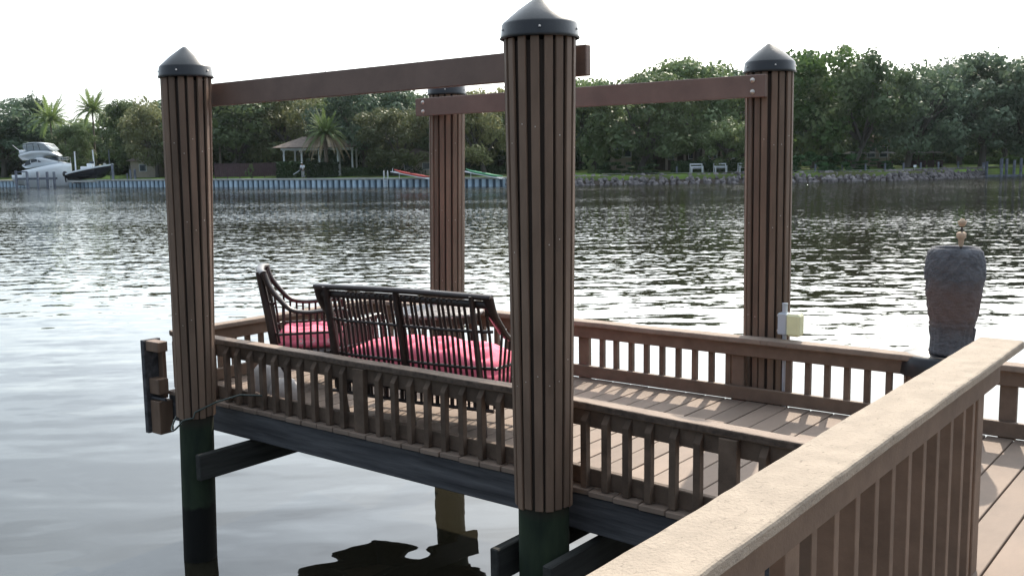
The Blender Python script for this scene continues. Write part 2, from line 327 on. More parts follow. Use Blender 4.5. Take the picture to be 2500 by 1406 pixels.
# ------------------------------------------------------------------ FAR SHORE GROUND
SH = [Vector(p) for p in ((-330, 40, 0), (-190, 60, 0), (-143.5, 67.8, 0), (-110.5, 72.2, 0), (-84.4, 75.7, 0), (-62.4, 80.1, 0), (-56.3, 86.5, 0), (-44.5, 95, 0), (-32.5, 105.1, 0), (-27.2, 121.8, 0), (-14, 140, 0), (30, 150, 0), (200, 160, 0))]
WALL_END = 5         # SH[2..5] is sheet piling, the rest is rock
def lawn_extra(m, t, b, N, cur, tcn):
    n = N('ShaderNodeTexNoise'); n.inputs['Scale'].default_value = .12; t.links.new(tcn.outputs['Object'], n.inputs[0])
    r = N('ShaderNodeValToRGB'); r.color_ramp.elements[0].position = .42; r.color_ramp.elements[0].color = (0, 0, 0, 1); r.color_ramp.elements[1].position = .62; r.color_ramp.elements[1].color = (.8, .8, .8, 1)
    t.links.new(n.outputs[0], r.inputs[0]); mix_in(t, N, b, r.outputs[0], (.075, .062, .035))
M['lawn'] = mat('lawn', (.19, .30, .055), .9, .15, bump=.05, bscale=6, col2=(.11, .18, .04), vscale=.8, extra=lawn_extra)
offs = [(0, -1.6), (.02, -.12), (1.5, -.05), (5, .05), (14, .25), (40, .6), (90, 1.0), (140, 1.0)]
g = MB(); dense = []
for i in range(len(SH)-1):
    k = max(1, int((SH[i+1]-SH[i]).length / 6))
    for j in range(k): dense.append(SH[i].lerp(SH[i+1], j/k))
dense.append(SH[-1])
vs = []; random.seed(3)
for p in dense:
    for o, z in offs:
        q = p + AWAY * o; vs.append((q.x, q.y, z + (random.uniform(-.06, .06) if 3 < o < 100 else 0)))
n_ = len(offs)
g.add(vs, [(i*n_+j, (i+1)*n_+j, (i+1)*n_+j+1, i*n_+j+1) for i in range(len(dense)-1) for j in range(n_-1)], True)
tag(g.build('ground', 'lawn'), 'green lawn running along the far bank under the trees', kind='structure')
def gz(d_off):
    for (a, za), (b_, zb) in zip(offs[1:], offs[2:]):
        if d_off <= b_: return za + (zb-za) * max(0, (d_off-a)/(b_-a))
    return 1.0
def shore_depth(px):
    # depth (along the camera axis, horizontally) at which the column px meets the shoreline
    r = ray(px, 430); r.z = 0; best = None
    for a, b_ in zip(SH, SH[1:]):
        d = b_ - a; den = r.x*d.y - r.y*d.x
        if abs(den) < 1e-9: continue
        t_ = (a.x*d.y - a.y*d.x)/den; s_ = (a.x*r.y - a.y*r.x)/den
        if 0 <= s_ <= 1 and t_ > 0: best = t_
    p = r * (best if best else .04)
    return p.dot(CF), p.length
def spot(px, back):  # point on the far bank in the column px, 'back' metres behind the shoreline
    d, _ = shore_depth(px); r = ray(px, 430); r.z = 0; p = r * (d + back) / r.dot(CF); p.z = gz(back)
    return p, d + back

# footpath
def strip(name, m, label, pts, width, z):
    mb = MB(); vs = []
    for i, p in enumerate(pts):
        d = (pts[min(i+1, len(pts)-1)] - pts[max(0, i-1)]); d.z = 0; d.normalize(); nn = Vector((-d.y, d.x, 0)) * width/2
        vs += [(p.x-nn.x, p.y-nn.y, p.z+z), (p.x+nn.x, p.y+nn.y, p.z+z)]
    mb.add(vs, [(2*i, 2*i+1, 2*i+3, 2*i+2) for i in range(len(pts)-1)]); return tag(mb.build(name, m), label, kind='structure')
path_pts = []
for px in range(1470, 2600, 60):
    p, d = spot(px, 2.2); p.z = .07; path_pts.append(p)
strip('path', 'concrete', 'pale narrow footpath along the top of the rock bank', path_pts, 1.3, .01)

# ------------------------------------------------------------------ SEA WALL (sheet piling)
sw = empty('seawall', 'blue-grey corrugated sheet-pile seawall with concrete cap along the far bank', 'seawall', SH[3])
base = SH[3]
pan = MB(); pw, pd = .5, .14
pan.add([(0,0,-1.3),(.08,-pd,-1.3),(pw-.08,-pd,-1.3),(pw,0,-1.3),(0,0,-.22),(.08,-pd,-.22),(pw-.08,-pd,-.22),(pw,0,-.22)], [(0,1,5,4),(1,2,6,5),(2,3,7,6)])
pan_me = pan.mesh('panel', 'vinyl_light')
for i in range(1, WALL_END):
    a, b_ = SH[i], SH[i+1]; L_ = (b_-a).length; d = (b_-a)/L_; ang = atan2(d.y, d.x)
    cnt = int(L_/.78)
    bk = MB(); capb = MB(); nn = Vector((d.y, -d.x, 0))
    mm = frame(a - base, d, (-d.y, d.x, 0))
    bk.box(0, L_, .0, .06, -1.35, -.21, mm); capb.bbox(-.02, L_+.02, -.22, .3, -.215, -.02, .02, mm)
    bk.build('backing_panel', 'vinyl_dark', sw); capb.build('cap', 'concrete', sw)
    if i == 1: continue                         # outside the picture
    for k in range(cnt):
        p = a + d * ((k+.2) * L_/cnt) - base
        place('panel', pan_me, sw, (p.x + nn.x*.003, p.y + nn.y*.003, 0), ang)

# ------------------------------------------------------------------ ROCK BANK
rb = empty('rock_revetment', 'bank of tumbled grey boulders at the waterline of the far lawn', 'rock bank', SH[6], kind=None)
random.seed(11)
M['rock'] = mat('grey_boulder', (.27, .24, .24), .9, .2, bump=.03, bscale=6, col2=(.12, .11, .11), vscale=1.2, objvar=.3)
rock_me = []
for k in range(7):
    bm = bmesh.new(); bmesh.ops.create_icosphere(bm, subdivisions=1, radius=1)
    for v in bm.verts: v.co = v.co * random.uniform(.68, 1.15)
    me = bpy.data.meshes.new('rock'); bm.to_mesh(me); bm.free(); me.materials.append(M['rock']); rock_me.append(me)
rp_ = []
for i in range(WALL_END, 9):
    a, b_ = SH[i], SH[i+1]; L_ = (b_-a).length
    x = 0
    while x < L_:
        for row in range(4):
            p = a.lerp(b_, min(1, x/L_)) + AWAY * (-.9 + row*.42 + random.uniform(-.15, .15)) + (b_-a).normalized()*random.uniform(-.2, .2)
            rp_.append((p, -1.05 + row*.27 + random.uniform(-.06, .08)))
        x += .62
rp_.sort(key=lambda q: q[0].length)
small = MB()
for k, (p, z) in enumerate(rp_):
    s_ = random.uniform(.24, .46); rot = (random.uniform(0, 6), random.uniform(0, 6), random.uniform(0, 6)); q = p - SH[6]
    if k < 290: place('rock', rock_me[k % 7], rb, (q.x, q.y, z), scale=(s_, s_*random.uniform(.7, 1.1), s_*.8), rot=rot)
    else:
        R_ = Euler(rot).to_matrix(); me = rock_me[k % 7]
        small.add([R_ @ (v.co*s_) + Vector((q.x, q.y, z)) for v in me.vertices], [tuple(f.vertices) for f in me.polygons])
tag(small.build('rubble', 'rock', rb), kind='stuff')
bank = MB()
for i in range(WALL_END, 9):
    a, b_ = SH[i]-SH[6], SH[i+1]-SH[6]
    A0 = a - AWAY*1.2; B0 = b_ - AWAY*1.2; A1 = a + AWAY*.6; B1 = b_ + AWAY*.6
    bank.add([(A0.x, A0.y, -1.45), (B0.x, B0.y, -1.45), (B1.x, B1.y, -.09), (A1.x, A1.y, -.09)], [(0, 1, 2, 3)])
bank.build('bank', M['dark_wall'], rb)

# ------------------------------------------------------------------ TREES
def rnd_unit():
    while True:
        v = Vector((random.uniform(-1, 1), random.uniform(-1, 1), random.uniform(-1, 1)))
        if .05 < v.length < 1: return v.normalized()
def crown_mesh(seed, matn, lobes=40, per=230, leaf=.042, openness=0.0, flat=1.0):
    random.seed(seed); mb = MB(); vs = []; fs = []
    ls = []
    for k in range(lobes):
        a = random.uniform(0, 2*pi); rr = sqrt(random.random())*.80; h = random.random()
        z = .15 + (.74 * (1 - .40*rr**3)) * h ** .8
        ls.append((Vector((cos(a)*rr, sin(a)*rr, z)), random.uniform(.12, .27) * (1 - .25*openness)))
    for c, r in ls:
        rz = r * random.uniform(.34, .5) * flat
        n = int(per * .82 * (r/.21)**2)
        for _ in range(n):
            d = rnd_unit(); q = random.random() ** .28
            if random.random() < .05: q *= random.uniform(1.05, 1.35)
            p = c + Vector((d.x*r, d.y*r, d.z*rz)) * q
            nrm = (d + rnd_unit()*.62).normalized(); u = nrm.cross(rnd_unit()).normalized(); v = nrm.cross(u); u = Vector((u.x, u.y, u.z*.55)); v = Vector((v.x, v.y, v.z*.55))
            s = leaf * random.uniform(.5, 1.25); i = len(vs)
            vs += [p - u*s, p + v*s*.62 + u*s*.1, p + u*s, p - v*s*.62]
            fs.append((i, i+1, i+2, i+3))
    mb.v = [tuple(v) for v in vs]; mb.f = fs
    return mb.mesh('crown', matn)
def trunk_mesh(seed, lean=.0, n_limb=6, fork=.22):
    random.seed(seed); mb = MB()
    top = Vector((lean, random.uniform(-.1, .1), fork + .16))
    mb.tube([(0, 0, -.03), (lean*.3, 0, fork*.5), (lean*.7, 0, fork), top], [.062, .044, .038, .028], 8)
    for k in range(n_limb):
        a = 2*pi*k/n_limb + random.uniform(-.4, .4); z0 = fork * random.uniform(.7, 1.1)
        o = Vector((lean*.7*z0/fork, 0, z0)); e = random.uniform(.35, .62); h = random.uniform(.45, .75)
        p1 = o + Vector((cos(a)*e*.35, sin(a)*e*.35, (h-z0)*.30)); p2 = o + Vector((cos(a)*e*.7, sin(a)*e*.7, (h-z0)*.66)); p3 = o + Vector((cos(a)*e, sin(a)*e, h-z0))
        mb.tube([o, p1 + rnd_unit()*.02, p2 + rnd_unit()*.03, p3], [.028, .021, .014, .006], 6)
        for q in range(2):
            s0 = p1.lerp(p2, random.random()); mb.tube([s0, s0 + Vector((cos(a+random.uniform(-1.2, 1.2))*.2, sin(a+random.uniform(-1.2, 1.2))*.2, random.uniform(.05, .18)))], [.011, .004], 5)
    return mb.mesh('trunk', 'bark')
CR_ = {k: [crown_mesh(s, m, lb, pr, lf, op) for s, lb, pr, lf, op in lst] for k, m, lst in (
    ('oak', 'oak', [(1, 74, 190, .040, 0), (2, 70, 190, .040, 0), (3, 76, 190, .038, 0)]),
    ('blue', 'oak_blue', [(4, 72, 190, .040, 0), (5, 78, 190, .038, 0)]),
    ('olive', 'oak_olive', [(6, 70, 190, .038, 0), (7, 74, 180, .038, 0)]),
    ('bright', 'oak_bright', [(8, 70, 190, .040, 0)]),
    ('airy', 'oak_blue', [(9, 58, 110, .034, .9), (10, 62, 105, .034, .9)]))}
TR_ = [trunk_mesh(21, .05), trunk_mesh(22, -.22, 7), trunk_mesh(23, .28, 7), trunk_mesh(24, 0, 6, .34)]
def tree(px, ytop, back, wpx, kind, tv, label, group=None, lowpx=None, vi=None, sy=1.0):
    p, d = spot(px, back); ztop = z_at(ytop, px, d); h = ztop - p.z; w_ = wpx * 1.6 / F_PX * d / 2
    t = empty('oak_tree', label, 'tree', p, VIEW_ROT + random.uniform(-.3, .3), group)
    lst = CR_[kind]; me = lst[(vi if vi is not None else random.randrange(9)) % len(lst)]
    place('crown', me, t, (0, 0, 0), random.uniform(0, 6.28), scale=(w_, w_*sy, h))
    place('trunk', TR_[tv], t, (0, 0, 0), 0, scale=(w_*.9, w_*.9, h))
    return t
random.seed(31)
BK = 'background live oaks closing off the view'
front = [
 # px, ytop, back, wpx, kind, trunk, label
 (10, 236, 16, 190, 'blue', 0, 'dark oak at the left picture edge behind the motor yacht'),
 (80, 228, 20, 66, 'blue', 3, 'small-headed oak rising left of the bright coconut palm'),
 (180, 300, 9, 80, 'oak', 1, 'low dark tree directly behind the yacht bow and skiff'),
 (318, 236, 14, 92, 'oak', 0, 'rounded oak to the right of the dark coconut palm'),
 (384, 236, 10, 120, 'olive', 0, 'sunlit olive-green oak partly behind the left dock piling'),
 (560, 205, 12, 210, 'oak', 2, 'oak with pale leaning trunk behind the dark board fence'),
 (470, 232, 22, 170, 'blue', 0, 'oak mostly hidden by the left dock piling'),
 (700, 184, 18, 150, 'olive', 3, 'tall olive-topped oak behind the left end of the gazebo'),
 (890, 166, 16, 190, 'blue', 0, 'tall dark oak right of the date palm'),
 (965, 250, 7, 130, 'olive', 2, 'yellow-green oak behind the boarding ladder'),
 (1100, 214, 14, 170, 'oak', 1, 'oak behind the rear left dock piling'),
 (1185, 200, 9, 150, 'olive', 1, 'small oak with forked trunk beside the green kayak'),
 (1330, 196, 16, 190, 'blue', 0, 'oak behind the centre dock piling'),
 (1450, 178, 12, 150, 'oak', 3, 'oak just right of the centre dock piling'),
 (1560, 170, 8, 190, 'oak', 2, 'broad oak in front of the tiled cottage roof'),
 (1700, 132, 14, 200, 'oak', 0, 'tall oak standing over the white benches'),
 (1815, 112, 16, 150, 'airy', 3, 'thin-topped tree showing left of the rear right piling cap'),
 (1775, 280, 5, 110, 'oak', 3, 'small low tree behind the second and third bench'),
 (1985, 96, 12, 210, 'bright', 0, 'tall bright-green topped oak right of the rear right piling'),
 (2080, 118, 9, 190, 'oak', 2, 'dense oak above the fern bank'),
 (2210, 103, 10, 200, 'airy', 2, 'spreading oak with open airy top and a wide low limb'),
 (2215, 160, 13, 190, 'blue', 0, 'shaded oak filling in behind the spreading airy oak'),
 (2395, 122, 8, 230, 'blue', 0, 'large hazy oak standing near the wooden pier'),
 (2340, 128, 16, 150, 'airy', 3, 'open-crowned tree in the gap before the pier oak'),
 (2510, 165, 6, 160, 'blue', 1, 'oak cut off by the right picture edge'),
 (2450, 132, 18, 130, 'airy', 0, 'feathery tree top over the right side of the pier oak'),
]
for a in front: tree(*a)
xs = list(range(-60, 2620, 86))
sky_top = [(0, 240), (100, 262), (140, 305), (205, 300), (260, 255), (400, 238), (500, 232), (690, 205), (900, 185), (1060, 215), (1250, 220), (1430, 190), (1600, 205), (1700, 160), (1850, 125), (2000, 120), (2200, 150), (2400, 150), (2620, 190)]
def interp(x, T):
    if x <= T[0][0]: return T[0][1]
    for (a, ya), (b_, yb) in zip(T, T[1:]):
        if x <= b_: return ya + (yb-ya)*(x-a)/(b_-a)
    return T[-1][1]
for k, x in enumerate(xs):
    tree(x + random.uniform(-20, 20), interp(x, sky_top) + random.uniform(12, 45), random.uniform(24, 36), 175, random.choice(['oak', 'blue', 'blue', 'oak']), 0,
         'one of the background oaks that make the solid green wall', BK)
WD = crown_mesh(51, 'oak_blue', 46, 150, .05, 0)
random.seed(77); wb = MB()
for k in range(46):
    px = -150 + k*62; p, d = spot(max(-60, min(2560, px)), random.uniform(38, 52)); p = p + SIDE*((px - max(-60, min(2560, px)))/F_PX*d); a_ = random.uniform(0, 6); w_ = random.uniform(4.5, 6); h_ = random.uniform(5.5, 8)
    for v in WD.vertices if False else ():
        pass
    n0 = 1500
    for _ in range(n0):
        c = Vector((p.x, p.y, p.z - .5)) + Vector((random.gauss(0, w_*.5), random.gauss(0, 1.8), random.random()**1.1*h_)); u = rnd_unit()*.38; v = u.cross(rnd_unit()).normalized()*.26; wb.quad(c, u, v)
tag(wb.build('distant_woods', 'oak'), 'dark distant woods closing the view low behind the bank', 'woods', kind='stuff')
# shrubs under the trees
shrub_me = [crown_mesh(41, 'hedge', 16, 150, .075, 0), crown_mesh(42, 'oak', 16, 150, .075, 0), crown_mesh(43, 'fern', 16, 150, .09, 0), crown_mesh(44, 'oak_bright', 16, 150, .075)]
def shrub(px, ytop, back, wpx, v, label, group=None, name='shrub'):
    p, d = spot(px, back); h = z_at(ytop, px, d) - p.z; w_ = wpx/F_PX*d/2
    o = place(name, shrub_me[v], None, (p.x, p.y, p.z - .25*h), random.uniform(0, 6), scale=(w_, w_*.8, h*1.2)); return tag(o, label, 'shrub', group)
for k, x in enumerate(range(-30, 2560, 62)):
    if 2330 < x < 2500: continue
    shrub(x + random.uniform(-15, 15), random.uniform(335, 372), random.uniform(19, 24), 130, random.choice([0, 0, 1]), 'dark undergrowth shrub among the tree trunks', 'undergrowth between the trunks')
shrub(610, 390, 3.2, 26, 1, 'small rounded yellow-green bush in front of the dark fence')
shrub(1500, 385, 5, 110, 0, 'dark bush beside the end of the seawall')
shrub(1575, 392, 4.5, 120, 0, 'low dark bush left of the first bench')
shrub(1850, 395, 6, 120, 0, 'low dark bush behind the third bench')
shrub(1975, 366, 4, 130, 2, 'big lush fern clump right of the rear right piling')
shrub(2050, 368, 4.5, 120, 2, 'second lush fern clump on the bank')
shrub(2130, 386, 4.5, 110, 2, 'lower right end of the fern clumps on the bank')
shrub(2365, 378, 24, 60, 3, 'bright sunlit hedge seen through the gap by the pier')
shrub(2440, 372, 20, 90, 3, 'bright sunlit shrub at the far right behind the pier')
shrub(2490, 380, 16, 60, 3, 'sunlit shrub at the right picture edge')
shrub(1445, 372, 6, 70, 1, 'dark shrub beside the centre piling above the seawall')

# palms
def frond(mb, o, a, length, rise, droop, wid, n=9):
    pts = []
    for i in range(n+1):
        s = i/n; x = length*s*(1 - .12*s); z = rise*s - droop*s*s
        pts.append(o + Vector((cos(a)*x, sin(a)*x, z)))
    sd_ = Vector((-sin(a), cos(a), 0))
    for i in range(n):
        c = pts[i]; d = pts[i+1]-pts[i]; w_ = wid*sin(pi*min(1, (i+.8)/(n+.4)))**.6
        for k in range(4):
            q = c + d*(k/4)
            for sg in (-1, 1):
                tip = q + sd_*sg*w_ + d*.9 + Vector((0, 0, -w_*random.uniform(.25, .7)))
                mb.add([q, q + d*.30, tip], [(0, 1, 2)])
    mb.tube([p for p in pts], [.035*(1-i/(n+1)) + .006 for i in range(n+1)], 4, caps=False)
def palm(px, pybase, pyc, back, r_, label, dates=False, lean=0):
    p, d = spot(px, back); zc = z_at(pyc, px, d) - p.z
    t = empty('palm_tree', label, 'palm tree', p, VIEW_ROT)
    tb = MB(); tb.tube([(0, 0, -.1), (lean*.4, 0, zc*.5), (lean, 0, zc)], [.30, .22, .24] if dates else [.17, .13, .11], 10); tb.build('trunk', 'palm_bark', t)
    o = Vector((lean, 0, zc)); n = 44 if dates else 38
    fr = MB()
    for k in range(n):
        a = k*2.39996; s = k/n
        frond(fr, o, a, r_*(.55 + .5*s), r_*(1.25 - 1.0*s), r_*(.25 + .65*s), .34 if dates else .50)
    fr.build('frond_crown', 'palm_leaf', t)
    if dates:
        dr = MB()
        for k in range(26):
            frond(dr, o, k*2.39996 + 1, r_*random.uniform(.85, 1.15), r_*random.uniform(.05, .25), r_*random.uniform(.6, 1.0), .26)
        dr.build('dry_frond_skirt', 'palm_dry', t)
    return t
random.seed(5)
palm(798, 425, 332, 4.0, 3.1, 'date palm with drooping dry lower fronds before the gazebo', True)
palm(133, 400, 300, 10, 3.9, 'bright green coconut palm above the motor yacht')
palm(236, 400, 278, 14, 3.5, 'dark coconut palm sticking up against the sky')
palm(2455, 400, 352, 26, 1.8, 'small yellow-green palm in the sunny gap behind the pier')
palm(540, 400, 330, 8, 2.2, 'low palm just right of the left dock piling')

# ------------------------------------------------------------------ GAZEBO, HOUSES
p, d = spot(770, 8)
gb = empty('gazebo', 'open garden gazebo with white columns and low hipped roof behind the palm', 'gazebo', p, VIEW_ROT)
k = d/F_PX
def gx(px): return (px-770)*k
ze = z_at(362, 770, d) - p.z; zr = z_at(335, 770, d) - p.z
rf = MB(); x0, x1 = gx(672), gx(878); y0, y1 = -1.2, 5.2; rx0, rx1 = gx(735), gx(815)
rf.add([(x0, y0, ze), (x1, y0, ze), (x1, y1, ze), (x0, y1, ze), (rx0, 2, zr), (rx1, 2, zr), (x0+.3, y0+.3, ze-.06), (x1-.3, y0+.3, ze-.06), (x1-.3, y1-.3, ze-.06), (x0+.3, y1-.3, ze-.06)],
       [(0, 1, 5, 4), (1, 2, 5), (2, 3, 4, 5), (3, 0, 4), (0, 6, 7, 1), (1, 7, 8, 2), (2, 8, 9, 3), (3, 9, 6, 0), (6, 9, 8, 7)]); rf.build('roof', 'roof_tan', gb)
bm_ = MB(); bm_.bbox(gx(690), gx(868), -.5, -.3, ze-.32, ze-.07, .01); bm_.bbox(gx(690), gx(868), 4.4, 4.6, ze-.32, ze-.07, .01); bm_.build('eaves_beam', 'white_paint', gb)
colm = MB(); colm.lathe([(.17, -.05), (.17, .12), (.12, .16), (.11, ze-.5), (.16, ze-.42), (.16, ze-.32)], 12); cme = colm.mesh('column', 'white_paint')
for px_, yy in ((697, -.4), (740, -.4), (783, -.4), (828, -.4), (863, -.4), (703, 4.5), (765, 4.5), (815, 4.5), (858, 4.5)): place('column', cme, gb, (gx(px_), yy, 0))
fl = MB(); fl.bbox(gx(684), gx(872), -.9, 5, -.15, .04, .02); fl.build('floor_slab', 'concrete', gb)
def house(px, wpx, yeave, yridge, back, wallm, roofm, label, depth=6, windows=3, columns=0, gable=False):
    p, d = spot(px, back); k = d/F_PX; w_ = wpx*k/2; ze = z_at(yeave, px, d) - p.z; zr = z_at(yridge, px, d) - p.z
    h = empty('house', label, 'house', p, VIEW_ROT)
    wl = MB(); wl.box(-w_, w_, 0, depth, -.3, ze); wl.build('wall', wallm, h)
    r = MB(); o = .5
    if gable: r.add([(-w_-o, -o, ze), (w_+o, -o, ze), (w_+o, depth+o, ze), (-w_-o, depth+o, ze), (0, -o, zr), (0, depth+o, zr)], [(0, 1, 4), (1, 2, 5, 4), (2, 3, 5), (3, 0, 4, 5), (0, 3, 2, 1)])
    else: r.add([(-w_-o, -o, ze), (w_+o, -o, ze), (w_+o, depth+o, ze), (-w_-o, depth+o, ze), (-w_*.5, depth/2, zr), (w_*.5, depth/2, zr)], [(0, 1, 5, 4), (1, 2, 5), (2, 3, 4, 5), (3, 0, 4), (0, 3, 2, 1)])
    r.build('roof', roofm, h)
    for q in range(windows):
        x = -w_ + (q+.5)*2*w_/windows; f_ = MB(); f_.bbox(x-.5, x+.5, -.06, .02, ze*.35, ze*.8, .01); fo = f_.build('window', 'white_paint', h)
        g_ = MB(); g_.box(x-.42, x+.42, -.075, -.05, ze*.38, ze*.77); g_.build('pane', 'tinted', fo)
    for q in range(columns):
        x = -w_ + (q+.5)*2*w_/columns; c_ = MB(); c_.bbox(x-.14, x+.14, -.45, -.2, -.2, ze, .02); c_.build('column', 'pale_wall', h)
    return h
random.seed(9)
house(1020, 90, 392, 362, 9, 'pale_wall', 'roof_tan', 'small pale cottage with thatch-coloured gable behind the red kayak', 5, 2, 0, True)
house(1520, 44, 330, 298, 15, 'pale_wall', 'roof_brown', 'tall cottage whose brown tiled roof shows between oaks', 5, 2)
house(1715, 200, 345, 322, 15, 'dark_wall', 'roof_brown', 'shaded house with pale porch columns behind the benches', 7, 4, 9)
house(2140, 60, 348, 330, 16, 'pale_wall', 'roof_brown', 'pale house front deep under the oaks above the ferns', 6, 2)
house(350, 60, 395, 380, 9, 'pale_wall', 'roof_tan', 'low pale shed under the trees beside the boat lift', 4, 1)

# fence, hedge
p, d = spot(600, 3.6); k = d/F_PX
fn = empty('garden_fence', 'dark reddish-brown board fence left of the clipped hedge', 'fence', p, VIEW_ROT)
zt = z_at(401, 600, d) - p.z; x0, x1 = -75*k, 76*k; nb = 34
bd = MB(); bw = (x1-x0)/nb; bd.bbox(.012, bw-.012, -.015, .015, .25, zt, .004); bme = bd.mesh('board', 'fence')
for i in range(nb): place('board', bme, fn, (x0+i*bw, 0, 0))
pm = MB(); pm.bbox(-.05, .05, .016, .11, -.1, zt+.05, .01); pme = pm.mesh('post', 'fence')
for i in range(6): place('post', pme, fn, (x0+i*(x1-x0)/5, 0, 0))
rl = MB(); rl.bbox(x0, x1, -.05, -.016, .18, .27, .005); rl.bbox(x0, x1, -.06, .06, zt+.001, zt+.045, .005); rl.build('rail', 'fence', fn)
def hedge(px0, px1, ytop, back, thick, label, mname='hedge', seed=1):
    random.seed(seed); pxm = (px0+px1)/2; p, d = spot(pxm, back); k = d/F_PX; w_ = (px1-px0)*k/2; h = z_at(ytop, pxm, d) - p.z
    mb = MB()
    n = int(1500*w_*h/6)
    for _ in range(n):
        f_ = random.random()
        if f_ < .6: c = Vector((random.uniform(-w_, w_), -thick/2 + random.gauss(0, .05), random.uniform(0, h)))
        elif f_ < .9: c = Vector((random.uniform(-w_, w_), random.uniform(-thick/2, thick/2), h + random.gauss(0, .05)))
        else: c = Vector((random.choice((-w_, w_)), random.uniform(-thick/2, thick/2), random.uniform(0, h)))
        u = rnd_unit()*.11; v = u.cross(rnd_unit()).normalized()*.08; mb.quad(c, u, v)
    mb.box(-w_+.08, w_-.08, -thick/2+.08, thick/2-.08, -.1, h-.08)
    return single(mb, 'hedge', mname, label, 'hedge', None, p, VIEW_ROT)
hedge(678, 742, 399, 3.4, 1.2, 'clipped dark hedge between the board fence and the man', seed=2)
hedge(750, 826, 400, 3.6, 1.2, 'clipped dark hedge right of the man below the gazebo', seed=3)
hedge(835, 1040, 412, 7.5, .8, 'long low hedge edging the lawn behind the ladder', seed=4)
hedge(1130, 1245, 412, 10, .8, 'low hedge beyond the green kayak', seed=5)
hedge(1640, 1840, 396, 5, .8, 'low dark hedge directly behind the white benches', seed=6)
hedge(2350, 2500, 388, 15, 1.2, 'bright clipped hedge in the sun behind the wooden pier', 'oak_bright', seed=7)

# ------------------------------------------------------------------ PERSON
p, d = spot(740, .9); k = d/F_PX
hgt = z_at(398, 740, d) - p.z
pr_ = empty('person', 'man in white shirt and light trousers holding a leaf blower by the seawall', 'person', p, VIEW_ROT)
def skin(name, pts, edges, rad, m, parent, sub=1):
    me = bpy.data.meshes.new(name); me.from_pydata(pts, edges, []); me.materials.append(M[m])
    o = place(name, me, parent); sk = o.modifiers.new('skin', 'SKIN'); sk.use_smooth_shade = True
    for i, r in enumerate(rad): me.skin_vertices[0].data[i].radius = (r, r)
    me.skin_vertices[0].data[0].use_root = True
    s = o.modifiers.new('sub', 'SUBSURF'); s.levels = sub; s.render_levels = sub; return o
H = hgt
P_ = [(0, 0, .52*H), (0, 0, .62*H), (-.02, -.03, .78*H), (-.05, -.06, .86*H), (-.07, -.08, .95*H),
      (.08, 0, .49*H), (.09, -.05, .27*H), (.1, 0, .03*H), (-.08, 0, .49*H), (-.1, .04, .27*H), (-.12, .06, .03*H),
      (.18, -.05, .79*H), (.19, -.12, .64*H), (-.02, -.28, .58*H), (-.2, -.05, .79*H), (-.27, -.1, .63*H), (-.30, -.26, .52*H), (.1, -.14, .015*H), (-.12, -.08, .015*H), (-.09, -.11, .99*H)]
E_ = [(0, 1), (1, 2), (2, 3), (3, 4), (0, 5), (5, 6), (6, 7), (0, 8), (8, 9), (9, 10), (2, 11), (11, 12), (12, 13), (2, 14), (14, 15), (15, 16), (7, 17), (10, 18), (4, 19)]
R_ = [.13, .13, .14, .055, .09, .085, .06, .045, .085, .06, .045, .055, .045, .035, .055, .045, .035, .04, .04, .075]
skin('body', P_, E_, R_, 'skin', pr_)
sh_i = [1, 2, 11, 12, 14, 15]
skin('shirt', [(0, 0, .50*H), (0, 0, .62*H), (-.02, -.03, .80*H), (.18, -.05, .80*H), (.19, -.11, .66*H), (-.2, -.05, .80*H), (-.26, -.1, .65*H)], [(0, 1), (1, 2), (2, 3), (3, 4), (2, 5), (5, 6)], [.155, .155, .165, .075, .07, .075, .07], 'cloth_white', pr_)
skin('trousers', [(0, 0, .53*H), (.085, 0, .47*H), (.09, -.05, .27*H), (.1, 0, .06*H), (-.085, 0, .47*H), (-.1, .04, .27*H), (-.12, .06, .06*H)], [(0, 1), (1, 2), (2, 3), (0, 4), (4, 5), (5, 6)], [.14, .105, .08, .065, .105, .08, .065], 'cloth_khaki', pr_)
hr = MB(); hr.lathe([(.001, .1), (.06, .09), (.1, .04), (.105, 0), (.09, -.03)], 10, (-.085, -.09, .965*H)); hr.build('cap', 'cloth_white', pr_)
bl = MB(); c0 = p + SIDE*-.30 + AWAY*-.26; blo = empty('leaf_blower', 'leaf blower with long pale tube held low by the man in white', 'leaf blower', (c0.x, c0.y, p.z + .52*H), VIEW_ROT)
bl.tube([(0, 0, 0), (-.35, -.05, -.25), (-.75, -.1, -.48)], [.05, .045, .04], 8); bl.build('tube', 'grey_pvc', blo)
bm2 = MB(); bm2.bbox(-.02, .28, -.12, .1, -.05, .18, .03); bm2.build('motor_housing', 'black_plastic', blo)

